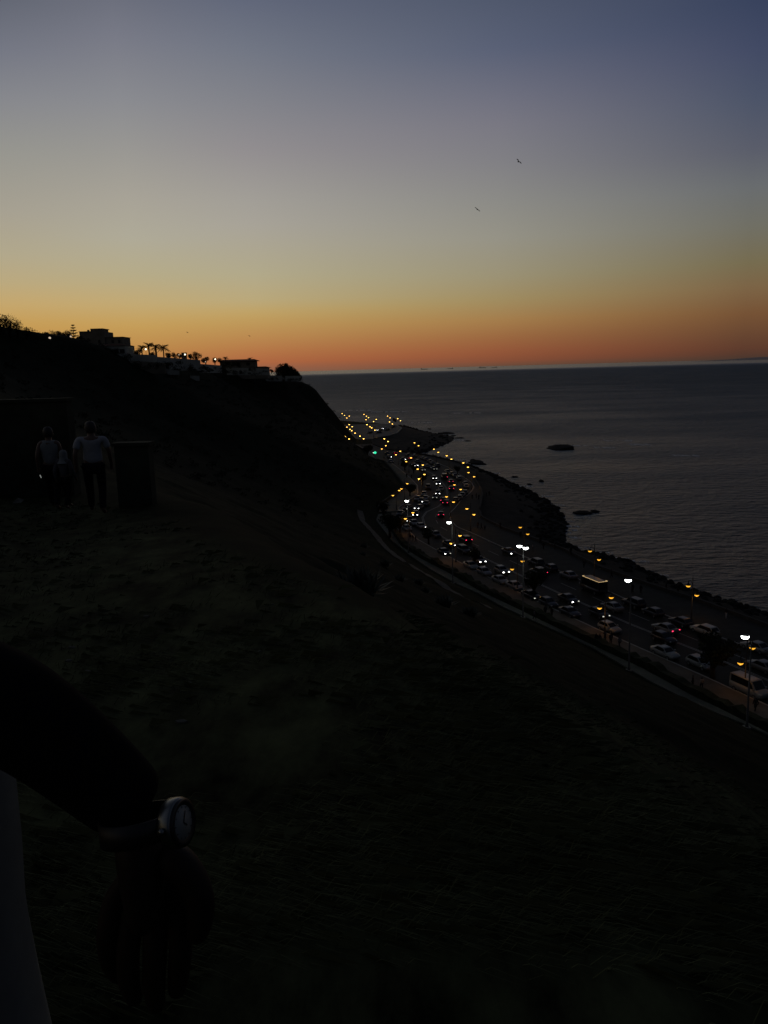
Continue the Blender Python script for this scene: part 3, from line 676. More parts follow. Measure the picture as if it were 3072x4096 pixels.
for i, (px, ty, Y, tm, sc, lab) in enumerate(HT):
    if 'tuft on' in lab: continue
    hgt = {id(BT[0]):4.2, id(BT[1]):3.6, id(BT[2]):4.4, id(SP[0]):5.2, id(SP[1]):4.2}[id(tm)]*sc
    c = aty(px, ty, Y); plant('crest_tree', (c.x, c.y, c.z-hgt*.93), lab, 'tree', *tm, group='trees on the hill crest', sc=sc, rz=i*.9)
# the dome tree on the cliff end
rnd = random.Random(9); cr = MB(); tk = MB(); Y = 440
O = aty(1150, 1512, Y)
tk.tube([(0,0,-1.5),(0.2,0,2),(.4,0,4)], [.5,.35,.2], 8)
OUT = [(1094,1472),(1103,1464),(1115,1455),(1130,1451),(1145,1453),(1160,1460),(1175,1470),(1188,1482),(1198,1496),(1204,1508)]
for _ in range(620):
    i = rnd.randrange(len(OUT)-1); t = rnd.random(); ox = OUT[i][0]+(OUT[i+1][0]-OUT[i][0])*t; oy = OUT[i][1]+(OUT[i+1][1]-OUT[i][1])*t
    k = rnd.random(); py = oy+5+(1508-oy-5)*k; p = aty(ox+(1150-ox)*rnd.random()*.9*(k if ox > 1150 else 1), py, Y+rnd.uniform(-5, 5))-O
    leaf_cloud(cr, p.x, p.y, p.z, 1.0, 1.0, .8, 18, .3, rnd)
plant('dome_tree', O, 'wide dome-shaped dark tree on the very end of the cliff', 'tree', cr.mesh('crown'), tk.mesh('trunk'))
# globe lamps of the crest
def globe(px, py, Y, r, lab, strength=None):
    c = aty(px, py, Y); t = thing('garden_lamp', (c.x, c.y, c.z-3.2), lab, 'lamp', 'lamps on the hill crest')
    q = MB(); q.tube([(0,0,-1.5),(0,0,3.2-r)], .06, 6); q.build('pole', ironm, t)
    q = MB(); n = 10; q.lathe([(max(.001, r*math.sin(math.pi*k/8)), -r*math.cos(math.pi*k/8)) for k in range(9)], (0,0,3.2), n); q.build('globe', strength or glow_white, t)
dimglobe = emit('globe_dim', (.8,.62,.45), .75)
for px, py, Y, r, lab, s in [(583,1397,298,.3,'lit garden lamp between the bushy palm and the tall palms',None),(740,1418,330,.3,'brightest lit lamp beside a small hut on the crest',None),(861,1437,360,.3,'lit lamp under the dark tree left of the villa',None),
    (199,1352,262,.38,'dim pale globe lamp at the left end of the crest bushes',dimglobe),(283,1346,278,.3,'dim pale globe lamp at the foot of the araucaria',dimglobe),(716,1419,328,.22,'small dim lamp left of the brightest crest lamp',dimglobe),(822,1447,345,.2,'small dim lamp low under the dark trees left of the villa',dimglobe)]:
    globe(px, py, Y, r, lab, s)
c = aty(734, 1412, 336); q = MB(); q.box(-.9, .9, 0, 1.8, -3, 0); q.box(-1.05, 1.05, -.15, 1.95, 0, .18)
tag(q.build('garden_hut', greywash, None, c), 'small flat-topped garden hut behind the brightest crest lamp', 'hut')

# ------------------------------------------------------------------ street lamps
def tangent(y, fn=x_mid):
    t = Vector((float(fn(y+3)-fn(y-3)), 6, 0)).normalized(); return t
HU, HLo = 5.9, 4.45
bowl_pro = [(.02,-.32),(.2,-.28),(.33,-.16),(.37,0.0)]
cap_pro = [(.40,.0),(.40,.06),(.22,.2),(.09,.34),(.05,.5),(.02,.72),(.005,.95)]
def lamp_post(u, l, lab, group, M, power):
    up = at(*u, 4+HU); sgn = 1
    if l is not None: lo = at(*l, 4+HLo); d = Vector((lo.x-up.x, lo.y-up.y, 0)); sgn = 1 if l[0] > u[0] else -1
    else: d = Vector((1.9, 0, 0)); lo = up+d
    if d.length > 2.4 or up.y > 300: d = Vector((sgn*1.9, 0, 0))
    base = Vector((up.x+d.x*.5, up.y+d.y*.5, 4.1)); base.z = max(4.05, min(ground(base.x, base.y)+.2, 4.2)) if base.y < 470 else 4.0
    t = thing('lamp_post', base, lab, 'street lamp', group)
    zu, zl = 4+HU-base.z, 4+HLo-base.z; h = d*.5
    q = MB(); q.tube([(0,0,0),(0,0,.25),(0,0,.3),(0,0,1.2),(0,0,1.25),(0,0,zu+1.0)], [.24,.22,.15,.13,.08,.06], 10); q.lathe([(.08,zu+1.0),(.1,zu+1.08),(.04,zu+1.2),(.01,zu+1.7)], n=8); q.build('pole', ironm, t)
    for vec, z in ((-h, zu), (h, zl)):
        q = MB(); q.tube([(0,0,z+.15),(vec.x*.4,vec.y*.4,z+.75),(vec.x*.8,vec.y*.8,z+.85),(vec.x,vec.y,z+.45)], .035, 6); q.build('arm', ironm, t)
        q = MB(); q.lathe(cap_pro, (vec.x, vec.y, z)); s = q.build('lamp_shade', ironm, t)
        q = MB(); q.lathe(bowl_pro, (vec.x, vec.y, z)); q.build('bulb', M, s)
    if power:
        ld = bpy.data.lights.new('lamp_glow', 'POINT'); ld.energy = power*.5; ld.color = (1, .42, .10); ld.shadow_soft_size = .15
        lo_ = bpy.data.objects.new('lamp_glow', ld); COL.objects.link(lo_); lo_.parent = t; lo_.location = (h.x, h.y, zl-.45)
    return t
SEA, LAND, FAR = 'twin-arm amber lamps along the promenade', 'twin-arm amber lamps along the land-side pavement', 'amber lamps around the headland'
LP = [
 ((2753,2341),(2787,2378),'amber twin lamp on the promenade beside the pale estate car, nearest of the seaward row',SEA,0,60),
 ((2360,2202),(2396,2236),'amber twin lamp on the seaward side behind the van with the lit roof strip',SEA,0,25),
 ((2081,2107),(2111,2134),'amber twin lamp on the promenade behind the double white light',SEA,0,25),
 ((1867.6,2033),(1895.7,2056),'amber twin lamp standing by the bulge of tan paving at the bend',SEA,1,110),
 ((1786,1985),(1814,2006),'amber twin lamp at the kerb beside the red tail lights in the bend',SEA,1,90),
 ((1817.5,1937.7),(1841.6,1959.6),'amber twin lamp between the brake-lit cars and the parked row',SEA,1,40),
 ((1874,1888.5),(1896,1910),'amber twin lamp at the curved end of the promenade seating bay',SEA,1,110),
 ((1853.3,1850),(1871.8,1867),'amber twin lamp close in front of the broad sea rock',SEA,2,40),
 ((1786.6,1821.6),(1805.8,1835),'amber twin lamp over the row of people on the parapet',SEA,2,20),
 ((1735.6,1795.4),(1752.6,1809),'amber twin lamp against the small bay behind the parapet',SEA,2,10),
 ((1658,1770),(1673.6,1783.7),'amber twin lamp against the dark flank of the far headland',SEA,2,10),
 ((3010,2588),(2962,2649),'amber twin lamp on the land side by the white van, nearest of all',LAND,0,70),
 ((2445,2387),(2398,2429),'amber twin lamp on the land side above the people on the tan pavement',LAND,0,100),
 ((2090,2242),(2054,2282),'amber twin lamp on the land side right of the silver car with lit headlights',LAND,0,40),
 ((1840,2140),(1805,2171),'amber twin lamp on the land side over the dark car below the bend',LAND,1,130),
 ((1651.5,2048.7),(1623.5,2079),'amber twin lamp among the queue of headlights at the inside of the bend',LAND,1,120),
 ((1597,1960),(1570.5,1983.8),'amber lamp lowest on the dark bank, left above the lone white light',LAND,1,12),
 ((1629,1932.8),(1605.4,1953.6),'amber twin lamp on the bank left of the tan patch of pavement',LAND,1,20),
 ((1697.6,1896),(1675.8,1913.5),'amber twin lamp shining on the tan patch of pavement',LAND,2,260),
 ((1691,1858.7),(1672,1877.6),'amber twin lamp beside the pair of lit headlights above the tan patch',LAND,2,40),
 ((1643.8,1830),(1626,1848),'amber twin lamp over the red tail light on the upper road',LAND,2,20),
 ((1601,1803.7),(1585,1820),'amber twin lamp by the two pink tail lights on the far road',LAND,2,15),
 ((1543,1781.6),(1529.5,1797),'amber twin lamp just right of the green lit sign',LAND,2,15),
 ((1537,1754),(1549,1767),'amber twin lamp alone before the dark slope of the headland',FAR,3,15),
 ((1440,1743.5),(1454,1755),'amber twin lamp between the cliff foot and the parking lot',FAR,3,15),
 ((1355,1722),(1368,1732.6),'amber twin lamp farthest left against the black cliff',FAR,3,10),
 ((1382,1744.5),None,'single-looking amber lamp lowest on the black cliff edge',FAR,3,10),
 ((1387.5,1707.5),(1395,1713),'amber twin lamp whose two lights touch, beside the black cliff',FAR,3,10),
 ((1407,1722),None,'amber lamp just right below the touching pair at the cliff',FAR,3,10),
 ((1397,1697.5),None,'amber lamp just above the touching pair at the cliff',FAR,3,10),
 ((1368.5,1654),None,'amber lamp peeping over the cliff edge, highest at the left',FAR,3,0),
 ((1397,1663.5),(1390,1673.5),'reddish amber lamp beside the cliff edge over the water',FAR,3,0),
 ((1456,1657),(1463,1666),'amber lamp topmost of the cluster on the headland edge',FAR,3,0),
 ((1474,1670),(1466,1679),'amber lamp right under the topmost one on the headland edge',FAR,3,0),
 ((1505,1677),(1495,1687.5),'amber twin lamp at the dark trees of the headland edge',FAR,3,10),
 ((1468,1697.5),(1476,1699),'amber twin lamp level pair at the left of the parking lot',FAR,3,15),
 ((1487,1710.5),None,'amber lamp on the left side of the parking lot',FAR,3,20),
 ((1550,1663.5),(1558,1672),'amber twin lamp just left of the flag',FAR,3,0),
 ((1591,1674),(1602,1683),'yellow twin lamp right of the flag, outermost on the headland',FAR,3,0),
 ((1558,1686.7),(1570,1697),'amber twin lamp below the flag behind the parking lot',FAR,3,15),
]
AM = [amber_near, amber_mid, amber_far, emit('amber_bulb_farthest', (1.0, .56, .10), 7.5, (.6,.4,.1))]
for u, l, lab, g, k, pw in LP: lamp_post(u, l, lab, g, AM[k], pw)

def tall_light(base_px, heads, lab, hgt=12.1):
    b0 = at(*base_px, 4.0); b0.z = max(3.9, ground(b0.x, b0.y))
    t = thing('tall_street_light', b0, lab, 'street light', 'tall white street lights on the footway side')
    top = 4+hgt-b0.z
    q = MB(); q.tube([(0,0,-.2),(0,0,.4),(0,0,.45),(0,0,top)], [.2,.18,.13,.07], 10); q.build('pole', steelm, t)
    q = MB(); q.box(-.35,.35,-.35,.35,-.1,.16); q.build('base_block', mat('concrete_base', (.2,.2,.17), .9, .2, 3), t)
    for hp in heads:
        p = at(*hp, 4+hgt); v = Vector((p.x-b0.x, p.y-b0.y, 0))
        if v.length > 2.2: v = v.normalized()*2.2
        if v.length < .75: v = Vector((.8, -.2, 0)) if v.length < .05 else v.normalized()*.8
        q = MB(); q.tube([(0,0,top-.25),(v.x*.5,v.y*.5,top+.1),(v.x*.8,v.y*.8,top+.14)], .05, 6); q.build('arm', steelm, t)
        dr = v.normalized() if v.length > .2 else Vector((1,0,0)); dr = Vector((1,-.25,0)).normalized()
        hd = MB(); pro = []; vs = []; fs = []; n = 12
        for s, sc, z in ((0,.9,.16),(1,1.0,.06),(2,1.0,.0)):
            for k in range(n):
                a = 2*math.pi*k/n; e = dr*math.cos(a)*.46*sc+Vector((-dr.y,dr.x,0))*math.sin(a)*.2*sc; vs.append((v.x+e.x, v.y+e.y, top+.08+z))
        fs = [(s*n+k, (s+1)*n+k, (s+1)*n+(k+1) % n, s*n+(k+1) % n) for s in range(2) for k in range(n)]+[tuple(range(n))]
        hd.add(vs, fs); ho = hd.build('lamp_head', steelm, t)
        vs = []
        for s, sc, z in ((0,.97,.0),(1,.85,-.2),(2,.35,-.3)):
            for k in range(n):
                a = 2*math.pi*k/n; e = dr*math.cos(a)*.46*sc+Vector((-dr.y,dr.x,0))*math.sin(a)*.24*sc; vs.append((v.x+e.x, v.y+e.y, top+.075+z*1.3))
        le = MB(); le.add(vs, [(s*n+k, s*n+(k+1) % n, (s+1)*n+(k+1) % n, (s+1)*n+k) for s in range(2) for k in range(n)]+[tuple(reversed(range(24,36)))], 0, True); le.build('led_panel', white_led, ho)
        ld = bpy.data.lights.new('led_glow', 'SPOT'); ld.energy = 60; ld.color = (.95,1,.95); ld.spot_size = R_(105); ld.spot_blend = .6; ld.shadow_soft_size = .2
        lo_ = bpy.data.objects.new('led_glow', ld); COL.objects.link(lo_); lo_.parent = t; lo_.location = (v.x, v.y, top-.35)
tall_light((2515,2680), [(2513,2320)], 'tall white-lit street light at the footway edge near the group of pedestrians')
tall_light((2092,2474), [(2078,2183),(2096,2188)], 'tall street light with two white heads side by side')
tall_light((1811,2333), [(1806,2087)], 'tall white-lit street light over the road below the bend')
tall_light((1634,2211), [(1627,2003)], 'tall white-lit street light at the inside of the bend, farthest of its kind')
tall_light((2986,2925), [(2981,2546)], 'tall white-lit street light nearest the right edge of the photo', 10.6)

# ------------------------------------------------------------------ cars
PAINT = {k: mat('car_paint_'+k, c, .38, coat=.12, spec=.4) for k, c in
         {'white': (.20,.21,.19), 'silver': (.14,.147,.14), 'grey': (.13,.135,.14), 'dark': (.02,.021,.024), 'black': (.008,.008,.009), 'blue': (.02,.035,.08), 'red': (.12,.012,.012), 'beige': (.40,.36,.28)}.items()}
KIND = {  # L, W, H, rear base, roof rear, roof front, screen base, bonnet z, belt z, tail z
 'hatchback': (4.0,1.74,1.47,-1.92,-1.35,.15,.95,.92,.95,.95),
 'saloon': (4.5,1.78,1.44,-1.65,-.85,.35,1.05,.92,.95,.98),
 'estate': (4.6,1.78,1.52,-2.22,-1.75,.35,1.1,.95,.98,.98),
 'off_roader': (4.6,1.88,1.75,-2.2,-1.85,.35,1.0,1.08,1.1,1.1),
 'van': (5.0,1.95,2.15,-2.46,-2.38,1.0,1.75,1.15,1.15,1.15),
 'minibus': (6.2,2.1,2.65,-3.06,-2.98,2.2,2.75,1.25,1.2,1.2)}
CACHE = {}
def car_meshes(kind):
    if kind in CACHE: return CACHE[kind]
    L_, W, H, rb_, rr2, rf, wb, zb, zl, zt = KIND[kind]; hw = W/2; d = {}
    st = [(-L_/2,.45,zt-.12,.84),(-L_/2+.12,.30,zt,.95),(-L_*.3,.22,zl,1.0),(0,.22,zl,1.0),(wb,.22,zl,1.0),(L_/2-.5,.24,zb-.05,.97),(L_/2-.1,.30,zb-.2,.9),(L_/2,.42,zb-.32,.78)]
    mb = MB(); vs = []; fs = []
    for x, z0, z1, w in st:
        ww = hw*w
        vs += [(x,-ww*.85,z0),(x,-ww,z0+.18),(x,-ww,(z0+z1)/2+.1),(x,-ww*.93,z1-.04),(x,-ww*.6,z1),(x,ww*.6,z1),(x,ww*.93,z1-.04),(x,ww,(z0+z1)/2+.1),(x,ww,z0+.18),(x,ww*.85,z0)]
    n = 10
    for i in range(len(st)-1):
        for k in range(n): fs.append((i*n+k, i*n+(k+1) % n, (i+1)*n+(k+1) % n, (i+1)*n+k))
    fs += [tuple(reversed(range(n))), tuple(range((len(st)-1)*n, len(st)*n))]
    mb.add(vs, fs, 0, True)
    wbse, wt_ = hw*.9, hw*.74 if kind not in ('van','minibus') else hw*.86
    zr = H; bb = zl-.06
    P = lambda x, y, z: Vector((x, y, z))
    B = [P(rb_,-wbse,bb),P(wb,-wbse,bb),P(wb,wbse,bb),P(rb_,wbse,bb)]; T = [P(rr2,-wt_,zr-.05),P(rf,-wt_,zr-.05),P(rf,wt_,zr-.05),P(rr2,wt_,zr-.05)]
    C_ = [P(rr2+.12,-wt_*.8,zr),P(rf-.2,-wt_*.8,zr),P(rf-.2,wt_*.8,zr),P(rr2+.12,wt_*.8,zr)]
    mb.add(B+T+C_, [(0,1,5,4),(1,2,6,5),(2,3,7,6),(3,0,4,7),(4,5,9,8),(5,6,10,9),(6,7,11,10),(7,4,8,11),(8,9,10,11)], 0, False)
    d['body'] = mb.mesh('body')
    def pane(a, b_, c, e, ins, dn=.10, name='window'):
        q = MB(); N = (b_-a).cross(e-a).normalized()*.012
        def S(u, v): return a.lerp(b_, u).lerp(e.lerp(c, u), v)+N
        q.add([S(ins,dn), S(1-ins,dn), S(1-ins,.92), S(ins,.92)], [(0,1,2,3)]); return q.mesh(name)
    d['windscreen'] = pane(B[1],B[2],T[2],T[1],.06); d['rear_window'] = pane(B[3],B[0],T[0],T[3],.08, .12 if kind not in ('van',) else .4)
    d['side_window'] = [pane(B[0],B[1],T[1],T[0],.07), pane(B[2],B[3],T[3],T[2],.07)]
    wr = .32 if kind not in ('off_roader','minibus') else .37; ws = []
    for sx in (-L_*.31, L_*.31):
        for sy in (-1, 1):
            q = MB(); y1 = sy*(hw+.01); y0 = sy*(hw-.2)
            vs = []; n2 = 14
            for y, r in ((y0, wr),(y1, wr),(y1, wr*.62),(y1-sy*.02, wr*.1)):
                for k in range(n2): a = 2*math.pi*k/n2; vs.append((sx+r*math.cos(a), y, wr+r*math.sin(a)))
            fsq = []
            for s in range(3):
                for k in range(n2): fsq.append((s*n2+k, s*n2+(k+1) % n2, (s+1)*n2+(k+1) % n2, (s+1)*n2+k))
            q.add(vs, fsq[:2*n2], 0, True); q.v, b4 = q.v, 0
            q.f += fsq[2*n2:]; q.mi += [1]*n2; q.sm += [True]*n2
            ws.append(q.mesh('wheel'))
    d['wheel'] = ws
    def lampm(x, y, z, w, h_, s, name):
        q = MB(); n2 = 10; q.add([(x+s*.045, y+math.cos(2*math.pi*k/n2)*w, z+math.sin(2*math.pi*k/n2)*h_) for k in range(n2)]+[(x-s*.1, y+math.cos(2*math.pi*k/n2)*w*1.15, z+math.sin(2*math.pi*k/n2)*h_*1.15) for k in range(n2)],
            [tuple(range(n2)) if s > 0 else tuple(reversed(range(n2)))]+[(k, (k+1) % n2, n2+(k+1) % n2, n2+k) for k in range(n2)]); return q.mesh(name)
    zh = min(.72, zb-.3) if kind not in ('van','minibus') else .8
    d['headlight'] = [lampm(L_/2-.06, sy*hw*.66, zh, .17, .10, 1, 'headlight') for sy in (-1, 1)]
    d['tail_light'] = [lampm(-L_/2+.06, sy*hw*.74, zt-.16, .14, .11, -1, 'tail_light') for sy in (-1, 1)]
    q = MB()
    for sy in (-1, 1): q.box(wb-.35, wb-.15, sy*hw*1.0-.09+sy*.12, sy*hw*1.0+.09+sy*.12, zl-.02, zl+.13)
    d['mirror'] = q.mesh('mirror')
    for k in ('windscreen','rear_window'): d[k].materials.append(glassm)
    for q in d['side_window']: q.materials.append(glassm)
    for q in ws: q.materials.append(tyrem); q.materials.append(MATS['car_paint_silver'])
    d['body'].materials.append(None); d['mirror'].materials.append(None)
    for q in d['headlight']+d['tail_light']: q.materials.append(None)
    CACHE[kind] = d; return d
def setm(o, M): o.material_slots[0].link = 'OBJECT'; o.material_slots[0].material = M
PLACED = []
def clash(p, d, L_):
    for q, e, L2 in PLACED:
        if (q-p).length > 7: continue
        for s in (-1, 0, 1):
            a = p+d*s*(L_/2-.9)
            for s2 in (-1, 0, 1):
                if (a-(q+e*s2*(L2/2-.9))).length < 1.98: return True
    return False
def car(kind, colour, anchor, px, py, away, lab, group, head=0, tail=0, turn=0.0):
    L_ = KIND[kind][0]; z = {'f': 4.7, 't': 4.85, 'r': 4+KIND[kind][2]-.03, 'g': 4.0}[anchor]
    p = at(px, py, z); t = tangent(p.y) if p.y < 440 else Vector((.9, .43, 0))
    if abs(turn): t = Matrix.Rotation(turn, 3, 'Z') @ t
    d = t if away else -t
    if anchor == 'f': p = p-d*L_/2
    if anchor == 't': p = p+d*L_/2
    p.z = 4.0 if p.y > 20 else p.z
    p0 = p.copy()
    for k in range(24):
        if not clash(p, d, L_): break
        s = (k//2+1)*.35*(1 if k % 2 == 0 else -1); lat = Vector((t.y, -t.x, 0))*(.0 if k < 12 else .5*(1 if k % 4 < 2 else -1)); p = p0+t*s+lat
    PLACED.append((p.copy(), d.copy(), L_))
    m = car_meshes(kind); o = thing(kind if kind in ('van','minibus') else 'parked_car' if 'park' in group else 'moving_car', (p.x, p.y, 4.008), lab, 'van' if kind == 'van' else 'minibus' if kind == 'minibus' else 'car', group, math.atan2(d.y, d.x))
    bo = link('body', m['body'], None, o); setm(bo, PAINT[colour]); mr = link('mirror', m['mirror'], None, bo); setm(mr, PAINT[colour])
    link('windscreen', m['windscreen'], None, o); link('rear_window', m['rear_window'], None, o)
    for q in m['side_window']: link('side_window', q, None, o)
    for q in m['wheel']: link('wheel', q, None, o)
    for i, q in enumerate(m['headlight']):
        h_ = link('headlight', q, None, o); on = head if not isinstance(head, tuple) else head[i]
        setm(h_, [head_off, head_on, head_dim_glint, indic_on][on])
    for i, q in enumerate(m['tail_light']):
        h_ = link('tail_light', q, None, o); on = tail if not isinstance(tail, tuple) else tail[i]; setm(h_, tail_on if on else tail_off)
    return o
QI, QO, PL, PS = 'cars driving toward the viewer', 'cars driving away', 'cars parked along the land side', 'cars parked along the promenade kerb'
